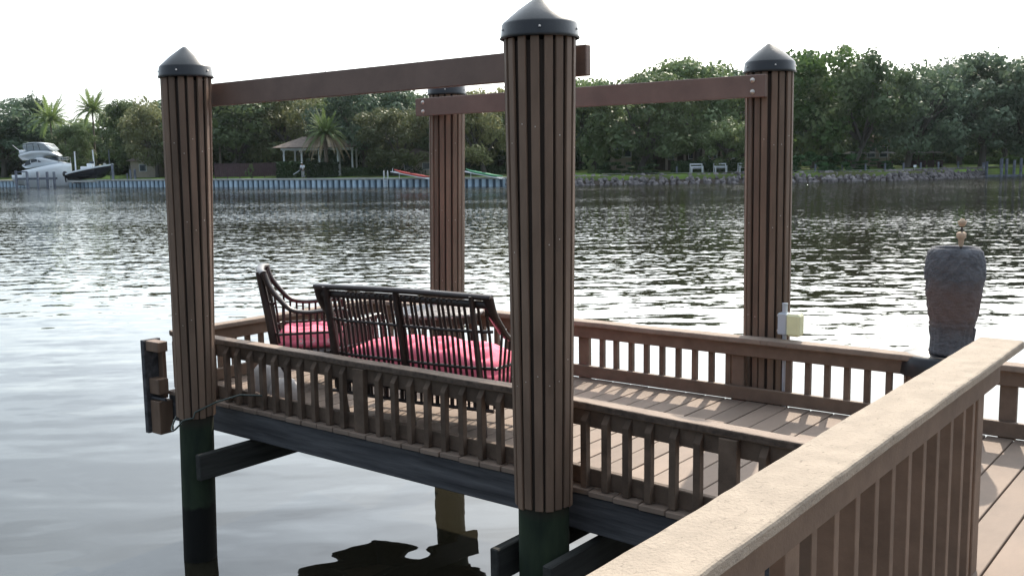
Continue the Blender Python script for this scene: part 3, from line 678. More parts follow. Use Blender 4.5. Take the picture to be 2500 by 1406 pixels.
# ------------------------------------------------------------------ KAYAKS on racks, ladder
def loft(mb, sections, smooth=True, close=True):
    n = len(sections[0]); vs = [v for s in sections for v in s]; fs = []
    for i in range(len(sections)-1):
        for k in range(n if close else n-1):
            k2 = (k+1) % n; fs.append((i*n+k, i*n+k2, (i+1)*n+k2, (i+1)*n+k))
    mb.add(vs, fs, smooth)
    if close: mb.add(sections[0], [tuple(range(n))[::-1]]); mb.add(sections[-1], [tuple(range(n))])
def kayak(pxa, pya, pxb, pyb, m, label, klabel):
    dA, _ = shore_depth(pxa); dB, _ = shore_depth(pxb); A = at_depth(pxa, pya, dA-.5); B = at_depth(pxb, pyb, dB-.5)
    ax = (B-A); Ln = ax.length; ax.normalize(); sd2 = ax.cross(Vector((0, 0, 1))).normalized(); up = sd2.cross(ax).normalized()
    r = empty('kayak_rack', klabel, 'kayak rack', A); dl = A
    q = MB()
    for off in (-.3, .3): q.tube([sd2*off - ax*.25 - up*.02, sd2*off + ax*(Ln+.15) - up*.02], .05, 6)
    q.build('rail', 'white_paint', r)
    for s in (.1, .9):
        q = MB(); b0 = ax*Ln*s; q.tube([b0 - sd2*.3, b0 + sd2*.3], .035, 6); q.tube([b0 - sd2*.3 - up*.02, b0 - sd2*.3 + Vector((0, 0, -max(.1, (A + b0).z + .25)))], .035, 6); q.build('support', 'white_paint', r)
    q = MB(); q.tube([-ax*.22 - up*.02, -ax*.22 + up*.35], .04, 6); q.build('end_post', 'white_paint', r)
    kk = empty('kayak', label, 'kayak', A + up*.14)
    secs = []; N_ = 14
    for i in range(N_+1):
        s = i/N_; wd = .34*max(.04, sin(pi*s))**.6; dp = .17*max(.1, sin(pi*s))**.4; rk = .12*(2*s-1)**4
        secs.append([ax*Ln*s + sd2*wd*cos(2*pi*j/10) + up*(dp*sin(2*pi*j/10)*(1 if sin(2*pi*j/10) < 0 else .7) + rk) for j in range(10)])
    q = MB(); loft(q, secs); q.build('hull', m, kk)
    q = MB(); q.lathe([(.2, 0), (.24, .03), (.24, .05), (.18, .05), (.17, .0)], 12, ax*Ln*.5 + up*.12); q.build('cockpit_rim', 'black_plastic', kk)
kayak(962, 420, 1050, 437, 'red_plastic', 'red kayak lying tilted on the seawall rack left of a piling', 'white sloping rack under the red kayak')
kayak(1137, 419, 1226, 436, 'green_plastic', 'green kayak lying tilted on the seawall rack right of a piling', 'white sloping rack under the green kayak')
p, d = spot(941, -.35); k = d/F_PX
ld = empty('boarding_ladder', 'small white boarding ladder hooked over the seawall', 'ladder', (p.x, p.y, 0), VIEW_ROT)
for x in (-.2, .2):
    q = MB(); q.tube([(x, .9, -.1), (x, .8, .55), (x, .45, .75), (x, .1, .55), (x, 0, -.1), (x, 0, -1.3)], .03, 6); q.build('stile', 'white_paint', ld)
for z in (-.3, -.6, -.9):
    q = MB(); q.tube([(-.2, 0, z), (.2, 0, z)], .025, 6); q.build('rung', 'white_paint', ld)

# ------------------------------------------------------------------ BENCHES, BOLLARDS, PICNIC UMBRELLAS
def bench_parts():
    P = []
    q = MB(); q.bbox(-.62, .62, -.22, .22, .42, .46, .008); P.append(('seat', q.mesh('seat', 'white_paint')))
    q = MB()
    for z in (.53, .82): q.bbox(-.62, .62, .19, .23, z, z+.12, .006)
    P.append(('back_slat', q.mesh('back_slat', 'white_paint')))
    for sx in (-1, 1):
        q = MB(); q.bbox(sx*.60-.045, sx*.60+.045, -.24, -.16, 0, .64, .006); P.append(('leg', q.mesh('leg', 'white_paint')))
        q = MB(); q.bbox(sx*.64-.04, sx*.64+.04, .231, .30, 0, .94, .006); P.append(('leg', q.mesh('leg', 'white_paint')))
        q = MB(); q.bbox(sx*.62-.045, sx*.62+.045, -.26, .23, .641, .68, .006); P.append(('armrest', q.mesh('armrest', 'white_paint')))
    return P
BP = bench_parts()
for i, (px, lab) in enumerate(((1701, 'white park bench nearest the bush, first of three from the left'), (1759, 'white park bench in the middle of the three'), (1818, 'white park bench half hidden by the rear right piling'))):
    p, d = spot(px, 3.4); p.z = .06
    b_ = empty('park_bench', lab, 'bench', p, VIEW_ROT + .12, 'white benches beside the footpath')
    for nme, me in BP: place(nme, me, b_)
q = MB(); q.lathe([(.1, -.1), (.1, .62), (.085, .68), (.04, .7)], 10); bol = q.mesh('bollard', 'old_pile')
bols = [(1652, 'bollard left of the white benches'), (1990, 'bollard in front of the first fern clump'), (2056, 'bollard between the fern clumps'), (2112, 'bollard by the last fern clump'), (2160, 'bollard under the spreading oak'), (2205, 'bollard right of the oak trunk'),
        (2247, 'bollard below the picnic umbrella'), (2290, 'bollard on open lawn left of the pier'), (2338, 'bollard nearest the pier')]
for px, lab in bols:
    p, d = spot(px, 3.3); tag(place('bollard', bol, None, (p.x, p.y, .05)), 'short grey wooden ' + lab, 'bollard', 'bollards along the footpath')
q = MB(); q.bbox(-.15, .15, -.02, .02, .25, .5, .005); q.bbox(-.02, .02, .02, .05, -.1, .5, .004); p, d = spot(2233, 1.4); single(q, 'notice_sign', 'white_paint', 'small white notice plate at the path edge above the rocks', 'sign', None, (p.x, p.y, 0), VIEW_ROT)
q = MB(); q.lathe([(.02, 2.75), (.5, 2.62), (1.05, 2.38), (1.05, 2.34), (.5, 2.56), (.02, 2.68)], 10); uc = q.mesh('canopy', 'canvas')
q = MB(); q.tube([(0, 0, 0), (0, 0, 2.7)], .03, 6); up_ = q.mesh('pole', 'fence')
q = MB(); q.bbox(-.8, .8, -.4, .4, .70, .75, .01); q.bbox(-.8, .8, -.85, -.6, .42, .46, .01); q.bbox(-.8, .8, .6, .85, .42, .46, .01); q.bbox(-.6, -.5, -.6, .6, 0, .70, .01); q.bbox(.5, .6, -.6, .6, 0, .70, .01); pt_ = q.mesh('picnic_table', 'fence')
for px, yt, lab in ((2077, 372, 'picnic umbrella far left of five, above the ferns'), (2120, 371, 'picnic umbrella second from left under the oaks'), (2163, 371, 'picnic umbrella just left of the big oak trunk'), (2241, 371, 'widest pale picnic umbrella right of the big oak trunk'), (2277, 370, 'picnic umbrella farthest right of five')):
    p, d = spot(px, 10); s = (z_at(yt, px, d) - p.z)/2.72
    u = empty('picnic_umbrella', 'small pale ' + lab, 'umbrella', p, 0, 'picnic umbrellas under the oaks'); place('canopy', uc, u, scale=(1, 1, s)); place('pole', up_, u, scale=(1, 1, s))
for px, lab in ((2240, 'dark picnic table under the widest umbrella'), (2160, 'dark picnic table left of the big oak trunk'), (2282, 'dark picnic table right of the widest umbrella')):
    p, d = spot(px, 9.2); tag(place('picnic_table', pt_, None, p, VIEW_ROT+.2), lab, 'picnic table', 'picnic tables under the oaks')

# ------------------------------------------------------------------ PIER AT RIGHT
dP = 112
def pierx(px, y): return ground_pt(px, dP, 0) + AWAY*y
o = ground_pt(2450, dP, 0); k = dP/F_PX
pier = empty('wooden_pier', 'low grey wooden pier with tall piles at the right end of the rock bank', 'pier', o, VIEW_ROT)
zdk = z_at(428, 2450, dP)
q = MB(); nbp = 30
pl = MB(); pl.bbox(.01, .24, -.9, .9, zdk-.04, zdk, .005); plm = pl.mesh('plank', 'old_pile')
for i in range(34): place('plank', plm, pier, ((2400-2450)*k + i*.25, 0, 0))
q.bbox((2400-2450)*k, (2400-2450)*k+8.5, -.9, -.8, zdk-.22, zdk-.042, .01); q.bbox((2400-2450)*k, (2400-2450)*k+8.5, .8, .9, zdk-.22, zdk-.042, .01); q.build('stringer', 'old_pile', pier)
q = MB(); q.bbox((2400-2450)*k, (2400-2450)*k+8.5, -.97, -.905, zdk-.60, zdk-.48, .01); q.build('crossbeam', 'old_pile', pier)
for px, yt, yy in ((2398, 396, -1.1), (2434, 388, -1.1), (2446, 389, -1.1), (2481, 388, -1.1), (2493, 390, -1.1), (2412, 398, 1.05), (2455, 390, 1.05), (2488, 392, 1.05)):
    q = MB(); q.tube([((px-2450)*k, yy, -1.5), ((px-2450)*k, yy, z_at(yt, px, dP))], .15, 10); q.build('pile', 'old_pile', pier)

# ------------------------------------------------------------------ BOATS, LIFTS
dY = 133.0; kY = dY/F_PX
def Yx(px): return (px-110)*kY
def Yz(py, px=110): return z_at(py, px, dY)
yo = ground_pt(110, dY, 0)
ya = empty('motor_yacht', 'white flybridge motor yacht with enclosed upper helm moored at left', 'yacht', yo, VIEW_ROT)
def prof(x0, x1, f_z0, f_z1, f_w, n=14, m=7, tumble=.0):
    secs = []
    for i in range(n+1):
        s = i/n; x = x0 + (x1-x0)*s; z0 = f_z0(s); z1 = f_z1(s); w_ = f_w(s); sec = []
        for j in range(m): # starboard going up then port going down
            t_ = j/(m-1); sec.append(Vector((x, -w_*(.35 + .65*min(1, t_*1.6))*(1 - tumble*t_), z0 + (z1-z0)*t_)))
        for j in range(m-1, -1, -1):
            t_ = j/(m-1); sec.append(Vector((x, w_*(.35 + .65*min(1, t_*1.6))*(1 - tumble*t_), z0 + (z1-z0)*t_)))
        secs.append(sec)
    return secs
wf = lambda s: 1.65*max(.02, 1 - max(0, (s-.45)/.55)**2.2)
q = MB(); loft(q, prof(Yx(66), Yx(174), lambda s: -1.25 + .3*s**3, lambda s: Yz(418) + (Yz(401) - Yz(418))*min(1, s*1.25) , wf)); q.build('hull', 'gelcoat', ya)
q = MB(); loft(q, prof(Yx(40), Yx(66.3), lambda s: -.7, lambda s: Yz(428), lambda s: 1.5, 3)); q.build('swim_platform', 'gelcoat', ya)
q = MB()   # saloon
def sal(s): return Yz(404) + (Yz(386)-Yz(404))*min(1, s*2.6) if s < .38 else Yz(386) - (Yz(386)-Yz(402))*((s-.38)/.62)**1.2
loft(q, prof(Yx(66), Yx(168), lambda s: Yz(412) + (Yz(402)-Yz(412))*s, lambda s: max(sal(s), Yz(412) + (Yz(402)-Yz(412))*s + .05), lambda s: 1.42*max(.05, 1 - max(0, (s-.5)/.5)**2)), True); q.build('cabin', 'gelcoat', ya)
for nm, pts in (('window', [(72, 407), (76, 396), (86, 391), (87, 403)]), ('window', [(88.5, 391), (102, 390), (104, 396), (88.5, 399)]), ('window', [(106, 392), (112, 398), (106, 398)])):
    q = MB(); ys = -1.46; q.add([(Yx(a), ys, Yz(b)) for a, b in pts] + [(Yx(a), ys+.2, Yz(b)) for a, b in pts], [tuple(range(len(pts))), tuple(range(len(pts)*2-1, len(pts)-1, -1))] + [(i, (i+1) % len(pts), (i+1) % len(pts)+len(pts), i+len(pts)) for i in range(len(pts))]); q.build(nm, 'tinted', ya)
q = MB(); q.add([(Yx(108), -1.2, Yz(388)), (Yx(146), -1.05, Yz(386)), (Yx(156), -.8, Yz(393)), (Yx(112), -1.3, Yz(392)), (Yx(108), 1.2, Yz(388)), (Yx(146), 1.05, Yz(386)), (Yx(156), .8, Yz(393)), (Yx(112), 1.3, Yz(392))], [(0, 3, 2, 1), (4, 5, 6, 7), (1, 2, 6, 5), (0, 1, 5, 4), (2, 3, 7, 6), (3, 0, 4, 7)]); q.build('windscreen', 'tinted', ya)
q = MB(); loft(q, prof(Yx(60), Yx(149), lambda s: Yz(393) + (Yz(385)-Yz(393))*min(1, s*1.5), lambda s: Yz(380) + (Yz(371)-Yz(380))*min(1, s*3) if s < .78 else Yz(371) - (Yz(371)-Yz(382))*((s-.78)/.22), lambda s: 1.5*max(.3, 1 - max(0, (s-.6)/.4)**2*.6))); q.build('flybridge', 'gelcoat', ya)
q = MB(); loft(q, prof(Yx(62), Yx(72), lambda s: Yz(392) , lambda s: Yz(368) - s*.1, lambda s: 1.5, 3)); q.build('bridge_arch', 'gelcoat', ya)
q = MB(); loft(q, prof(Yx(70), Yx(136), lambda s: Yz(372), lambda s: Yz(357) + (Yz(353)-Yz(357))*min(1, s*2) if s < .72 else Yz(353) - (Yz(353)-Yz(366))*((s-.72)/.28), lambda s: 1.3, 10)); q.build('vinyl_enclosure', 'clear_vinyl', ya)
q = MB(); loft(q, prof(Yx(71), Yx(124), lambda s: Yz(356.5) + .1*sin(pi*s), lambda s: Yz(354) + .22*sin(pi*s), lambda s: 1.38, 8)); q.build('bimini_top', 'gelcoat', ya)
for a, b in (((80, 372), (80, 355)), ((97, 371), (95, 354)), ((112, 370), (107, 354)), ((136, 368), (124, 355))):
    for sy in (-1.33, 1.33):
        q = MB(); q.tube([(Yx(a[0]), sy, Yz(a[1])), (Yx(b[0]), sy, Yz(b[1]))], .035, 6); q.build('frame_tube', 'black_plastic' if a[0] < 130 else 'gelcoat', ya)
q = MB(); q.tube([(Yx(62), -1.3, Yz(370)), (Yx(47), -1.5, Yz(356))], [.05, .02], 6); q.build('antenna', 'white_paint', ya)
q = MB()
for z in (388, 393): q.tube([(Yx(150), -.9, Yz(z)), (Yx(168), -.5, Yz(z-1)), (Yx(173), 0, Yz(z-1)), (Yx(168), .5, Yz(z-1)), (Yx(150), .9, Yz(z))], .03, 6)
for x, y in ((150, -.9), (160, -.75), (168, -.5), (173, 0), (168, .5)): q.tube([(Yx(x), y, Yz(402)), (Yx(x), y, Yz(387))], .025, 6)
q.build('bow_rail', 'steel', ya)

# second boat: skiff on a lift
dS = 131.0; kS = dS/F_PX
so_ = ground_pt(220, dS, 0)
sk = empty('skiff', 'black-hulled centre-console skiff raised bow-up on the boat lift', 'boat', so_, VIEW_ROT)
def Sx(px): return (px-220)*kS
def Sz(py): return z_at(py, 220, dS)
secs = []
for i in range(15):
    s = i/14; x = Sx(166) + (Sx(277)-Sx(166))*s; zk = Sz(441) + (Sz(436)-Sz(441))*s + (Sz(408) - Sz(436))*max(0, (s-.72)/.28)**1.6; zs = Sz(426) + (Sz(404)-Sz(426))*s**.8; w_ = 1.05*max(.03, 1 - max(0, (s-.45)/.55)**2.3)
    secs.append([Vector((x, -w_, zs)), Vector((x, -w_*.9, zs*.5+zk*.5)), Vector((x, -w_*.45, zk+.06)), Vector((x, 0, zk)), Vector((x, w_*.45, zk+.06)), Vector((x, w_*.9, zs*.5+zk*.5)), Vector((x, w_, zs))])
q = MB(); loft(q, secs, True, False); q.add(secs[0], [(0, 1, 2, 3, 4, 5, 6)]); q.build('hull', 'navy_hull', sk)
q = MB(); dk = []
for s in secs: a, b = s[0], s[-1]; dk.append([a + Vector((0, -.03, -.1)), a + Vector((0, -.03, .1)), a + Vector((0, .18, .1)), a + Vector((0, .2, -.02)), b + Vector((0, -.2, -.02)), b + Vector((0, -.18, .1)), b + Vector((0, .03, .1)), b + Vector((0, .03, -.1))])
loft(q, dk, False); q.build('gunwale', 'gelcoat', sk)
q = MB(); q.bbox(Sx(214), Sx(226), -.4, .4, Sz(422), Sz(401), .06); q.build('console', 'gelcoat', sk)
q = MB(); q.bbox(Sx(221), Sx(227), -.35, .35, Sz(401)+.01, Sz(396), .02); q.build('windshield', 'tinted', sk)
q = MB(); q.bbox(Sx(198), Sx(209), -.35, .35, Sz(423), Sz(408), .05); q.build('seat', 'white_paint', sk)
q = MB(); q.bbox(Sx(253), Sx(259), -.15, .15, Sz(409), Sz(401), .03); q.build('bow_fitting', 'steel', sk)
om = empty('outboard_motor', 'black outboard motor tilted at the skiff transom', 'outboard motor', so_ + Vector((0, 0, 0)), VIEW_ROT)
q = MB(); q.lathe([(.02, 0), (.2, .02), (.3, .2), (.3, .5), (.2, .68), (.02, .72)], 12, (Sx(157), 0, Sz(430)-.1)); q.build('cowling', 'navy_hull', om)
q = MB(); q.tube([(Sx(157), 0, Sz(430)), (Sx(158), 0, Sz(446))], [.13, .08], 8); q.build('lower_unit', 'navy_hull', om)
for i, (px, yt, yb, lab) in enumerate(((173, 373, 420, 'white boat-lift pole left of the skiff, beside the yacht bow'), (220, 369, 404, 'white boat-lift pole rising behind the skiff console, leaning slightly'), (257, 369, 403, 'thin grey boat-lift pole near the skiff bow'))):
    q = MB(); q.tube([((px+2-220)*kS if i else (px-220)*kS, 1.35, -1.4), ((px-220)*kS - (.12 if i == 1 else 0), 1.35, z_at(yt, px, dS))], .10 if i < 2 else .06, 8)
    q.tube([((px-220)*kS - (.12 if i == 1 else 0), 1.35, z_at(yt, px, dS)+.001), ((px-220)*kS - (.12 if i == 1 else 0), 1.35, z_at(yt, px, dS)+.06)], .12 if i < 2 else .075, 8)
    single(q, 'lift_pole', 'white_paint' if i < 2 else 'old_pile', lab, 'pole', None, so_, VIEW_ROT)
q = MB(); q.bbox(Sx(170), Sx(276), -1.0, -.9, Sz(446), Sz(442), .02); q.bbox(Sx(170), Sx(276), .9, 1.0, Sz(446), Sz(442), .02)
for x in (185, 245): q.bbox(Sx(x)-.08, Sx(x)+.08, -1.4, 1.4, Sz(449), Sz(446)-.003, .02)
single(q, 'boat_lift_cradle', 'steel', 'steel cradle beams of the lift under the skiff', 'boat lift', None, so_, VIEW_ROT)
for px, yt, w_, lab in ((37, 419, .16, 'farthest left of the grey mooring piles, at the swim platform'), (64, 421, .17, 'grey mooring pile second from the left before the yacht'), (90, 421, .17, 'middle grey mooring pile before the yacht hull'), (113, 421, .17, 'left one of the close pair of grey mooring piles'), (130, 421, .17, 'right one of the close pair of grey mooring piles'),
        (274, 403, .17, 'tall grey mooring pile below the skiff bow'), (317, 415, .14, 'left one of the pair of mooring piles right of the skiff'), (328, 415, .16, 'right one of the pair of mooring piles right of the skiff'), (309, 425, .10, 'short thin mooring pile right of the skiff')):
    d_ = 128.5 if px < 200 else 129.2; g0 = ground_pt(px, d_, 0); q = MB(); q.lathe([(w_*1.05, -1.6), (w_, z_at(yt, px, d_)-.03), (w_*.8, z_at(yt, px, d_))], 10)
    single(q, 'mooring_pile', 'old_pile', lab, 'pile', 'mooring piles by the boats', g0)
d_ = 128.3; g0 = ground_pt(50, d_, 0); kk = d_/F_PX
q = MB(); q.bbox(-14*kk, 15*kk, -.25, -.05, z_at(423, 50, d_), z_at(420, 50, d_), .01); q.bbox(-14*kk, 85*kk, .17, .3, z_at(441, 50, d_), z_at(436, 50, d_), .01)
single(q, 'dock_crossbeam', 'old_pile', 'grey horizontal timbers linking the left mooring piles', 'beam', None, g0, VIEW_ROT)
q = MB(); q.tube([(-.2, 0, -1.4), (-.2, 0, -.1)], .03, 6); q.tube([(.2, 0, -1.4), (.2, 0, -.1)], .03, 6)
for z in (-1, -.7, -.4): q.tube([(-.2, 0, z), (.2, 0, z)], .025, 6)
single(q, 'dock_ladder', 'white_paint', 'small ladder between the close pair of mooring piles', 'ladder', None, ground_pt(121, 128.2, 0), VIEW_ROT)

# ------------------------------------------------------------------ HAZE
hzm = bpy.data.materials.new('haze'); hzm.use_nodes = True; _t = hzm.node_tree; _t.nodes.clear()
_v = _t.nodes.new('ShaderNodeVolumePrincipled'); _v.inputs['Density'].default_value = HAZE_DENS; _v.inputs['Color'].default_value = (.82, .93, 1, 1); _v.inputs['Anisotropy'].default_value = .45
_o = _t.nodes.new('ShaderNodeOutputMaterial'); _t.links.new(_v.outputs[0], _o.inputs['Volume'])
q = MB(); q.box(-430, 270, -130, 430, -3.2, 19.5); hz_ = q.build('haze', hzm); tag(hz_, 'thin bright haze over the river', kind='stuff')
#NEAR
# ------------------------------------------------------------------ DOCK: deck boards, timbers
random.seed(17)
dock = empty('dock_platform', 'brown composite deck boards of the dock platform and walkway', 'deck', (-3, 5, 0))
def plank(x0, x1, y0, y1):
    q = MB(); w_ = (x1-x0)/2; l_ = (y1-y0)/2; q.bbox(-w_, w_, -l_, l_, -.027, 0, .003); return q.mesh('plank', 'deck'), (x0+x1)/2, (y0+y1)/2
g0 = -2.014
def near_y(x):     # outer edge of the deck under the near railings
    return 4.045 - (x + 5.7)*.0138 if x < -2.8 else 3.955 - (x + 2.65)*.075
me_w = {}
k0 = int((-6.28 - g0)/.1474) - 0
for k in range(-29, 28):
    xa = g0 + .1474*k + .004; xb = xa + .1474 - .008
    y0 = near_y((xa+xb)/2) - .015 + random.uniform(-.004, .004) if xb < -.8 else -1.2
    key = round(y0, 2) if y0 > 0 else -1.2
    me, cx, cy = plank(xa, xb, y0, 6.06)
    place('plank', me, dock, (cx+3, cy-5, random.uniform(-.0015, .0015)))
def timber(name, m, label, a, b, h, th, cat='timber beam', chamfer=.006, ztop=None, hg=None, group=None):
    """board from a to b (centre of top edge), height h downwards, thickness th"""
    a = Vector(a); b = Vector(b); L_ = (b-a).length; t_ = (b-a).normalized(); n_ = Vector((-t_.y, t_.x, 0)).normalized()
    up = n_.cross(t_) * -1
    mm = Matrix((t_, n_, t_.cross(n_))).transposed().to_4x4()
    q = MB(); q.bbox(0, L_, -th/2, th/2, -h, 0, chamfer); o = q.build(name, m); o.matrix_world = Matrix.Translation(a) @ mm
    return tag(o, label, cat, group)
timber('stringer', 'grey_wood', 'long grey weathered side beam below the left deck edge between two pilings', (-6.3, 4.08, -.032), (-2.83, 4.035, -.032), .185, .045)
timber('stringer', 'grey_wood', 'grey weathered side beam below the deck edge right of the centre piling', (-2.80, 3.985, -.032), (-.5, 3.815, -.032), .185, .045)
timber('stringer', 'grey_wood', 'far side beam under the outer deck edge', (-6.3, 6.03, -.032), (1.8, 6.03, -.032), .185, .045)
timber('end_beam', 'grey_wood', 'beam closing the left end of the dock frame', (-6.24, 4.11, -.034), (-6.24, 5.99, -.034), .185, .045)
for i, y in enumerate((4.6, 5.3)):
    timber('joist', 'grey_wood', 'hidden joist under the deck, %s one' % ('nearer' if i == 0 else 'farther'), (-6.2, y, -.034), (1.6, y, -.034), .18, .04)
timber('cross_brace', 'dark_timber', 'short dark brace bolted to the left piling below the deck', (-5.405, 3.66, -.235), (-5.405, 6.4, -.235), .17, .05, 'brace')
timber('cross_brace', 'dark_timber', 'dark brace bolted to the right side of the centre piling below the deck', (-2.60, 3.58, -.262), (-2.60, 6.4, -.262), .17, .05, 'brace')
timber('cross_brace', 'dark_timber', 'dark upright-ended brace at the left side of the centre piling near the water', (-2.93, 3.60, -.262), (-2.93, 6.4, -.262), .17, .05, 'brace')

# ------------------------------------------------------------------ PILINGS
def piling(name_label, x, y, rt, rb, zt, zb, xt=None, n=16, cap='cone', zcore=-2.2, yt=None, twist=0):
    t = empty('dock_piling', name_label, 'piling', (x, y, 0), 0)
    dx = (xt - x) if xt is not None else 0; dy = (yt - y) if yt is not None else 0
    def cen(z):
        s = (z - zb)/(zt - zb); return Vector((dx*s, dy*s, z))
    q = MB(); th = .015
    pts = [cen(z) for z in (zcore, -1.0, -.4, zb, (zb+zt)/2, zt - .02)]
    q.tube(pts, [rb-th-.001]*4 + [(rb+rt)/2-th-.002, rt-th-.002], 28)
    q.build('core', 'pile', t)
    wb = .0385; a0 = random.uniform(0, 6)
    q = MB(); L_ = sqrt((zt-zb)**2 + (rt-rb)**2); q.bbox(-wb/2, wb/2, -th, 0, 0, L_, .003); me = q.mesh('slat', 'slat')
    sc = MB()
    for k in range(n):
        a = a0 + 2*pi*(k + random.uniform(-.10, .10))/n; a2 = a + random.uniform(-.025, .025) + twist
        cb = cen(zb) + Vector((cos(a)*rb, sin(a)*rb, random.uniform(-.006, .006))); ct = cen(zt) + Vector((cos(a2)*rt, sin(a2)*rt, 0))
        ax = (ct-cb).normalized(); outw = Vector((cos(a), sin(a), 0)); outw = (outw - ax*outw.dot(ax)).normalized(); sx = outw.cross(ax)
        o = place('slat', me, t); o.matrix_local = Matrix.Translation(cb) @ Matrix((sx, outw, ax)).transposed().to_4x4()
        for zz in (.30, .56, .80):
            if random.random() < .25: continue
            p = cb.lerp(ct, zz + random.uniform(-.03, .03)); mm = Matrix.Translation(p) @ Matrix((sx, ax, outw)).transposed().to_4x4()
            r_ = .0032; sc.add([mm @ Vector((r_*cos(j*pi/3), r_*sin(j*pi/3), h_)) for h_ in (-.001, .0015) for j in range(6)], [(6, 7, 8, 9, 10, 11)] + [(j, (j+1) % 6, (j+1) % 6+6, j+6) for j in range(6)])
    tag(sc.build('screws', 'screw', t), kind='stuff')
    if cap:
        c = cen(zt); R = rt + .014
        if cap == 'cone': prof = [(R-.004, -.005), (R+.004, -.002), (R-.002, .012), (R-.006, .060), (R-.012, .069), (R*.55, .127), (R*.17, .174), (R*.08, .185), (.001, .188)]
        else: prof = [(R+.014, -.055), (R+.018, -.05), (R+.006, .052), (R-.006, .066), (R*.5, .078), (.001, .079)]
        q = MB(); q.lathe(prof, 44, c, True, False); q.build('cap', 'black_plastic', t)
        q = MB()
        for k in range(5):
            a = -2.2 + k*1.256; p = c + Vector((cos(a)*(R-.003), sin(a)*(R-.003), .035)); q.lathe([(.006, -.004), (.005, .004), (.001, .005)], 8, p)
        q.build('cap_screws', 'screw', t)['kind'] = 'stuff'
    return t
piling('slatted front-left dock piling with black pointed cap', -5.567, 3.78, .151, .124, 2.143, -.02, -5.477, twist=-.16)
piling('slatted centre dock piling, nearest and widest, with black pointed cap', -2.757, 3.78, .166, .139, 2.15, -.045, -2.75, 17, twist=.03)
piling('slatted rear-right dock piling with pointed cap and outlet box', -2.70, 6.26, .153, .150, 2.142, -.06, -2.713, 17, twist=.02)
piling('slatted rear-left dock piling whose cap shows under the near beam', -5.56, 6.26, .146, .143, 2.142, -.06, -5.50, 17)
piling('short slatted piling with flat black cap carrying the stone urn', -1.59, 6.16, .178, .172, .36, -.06, -1.59, 19, 'flat')
# overhead beams
def overhead(label, a, b, bolts, side=-1):
    a = Vector(a); b = Vector(b); L_ = (b-a).length; t_ = (b-a).normalized(); n_ = Vector((-t_.y, t_.x, 0))
    e = place('overhead_beam', None); mm = Matrix((t_, n_, t_.cross(n_))).transposed().to_4x4(); e.matrix_world = Matrix.Translation(a) @ mm; tag(e, label, 'beam')
    q = MB(); q.bbox(0, L_, -.02, .02, -.142, 0, .004); q.build('board', 'beam', e)
    for x in bolts:
        for z in (-.035, -.108):
            q = MB(); q.lathe([(.017, 0), (.017, .003), (.010, .004), (.010, .012), (.001, .013)], 12); bo = q.build('bolt', 'screw', e); bo.rotation_euler = (pi/2, 0, 0); bo.location = (x, -.0205, z)
overhead('near overhead beam joining the front-left and centre pilings', (-5.72, 3.985, 2.114), (-2.62, 3.985, 2.13), ())
overhead('far overhead beam bolted across the two rear pilings', (-5.67, 6.08, 2.112), (-2.655, 6.08, 2.118), (.085, 2.93))

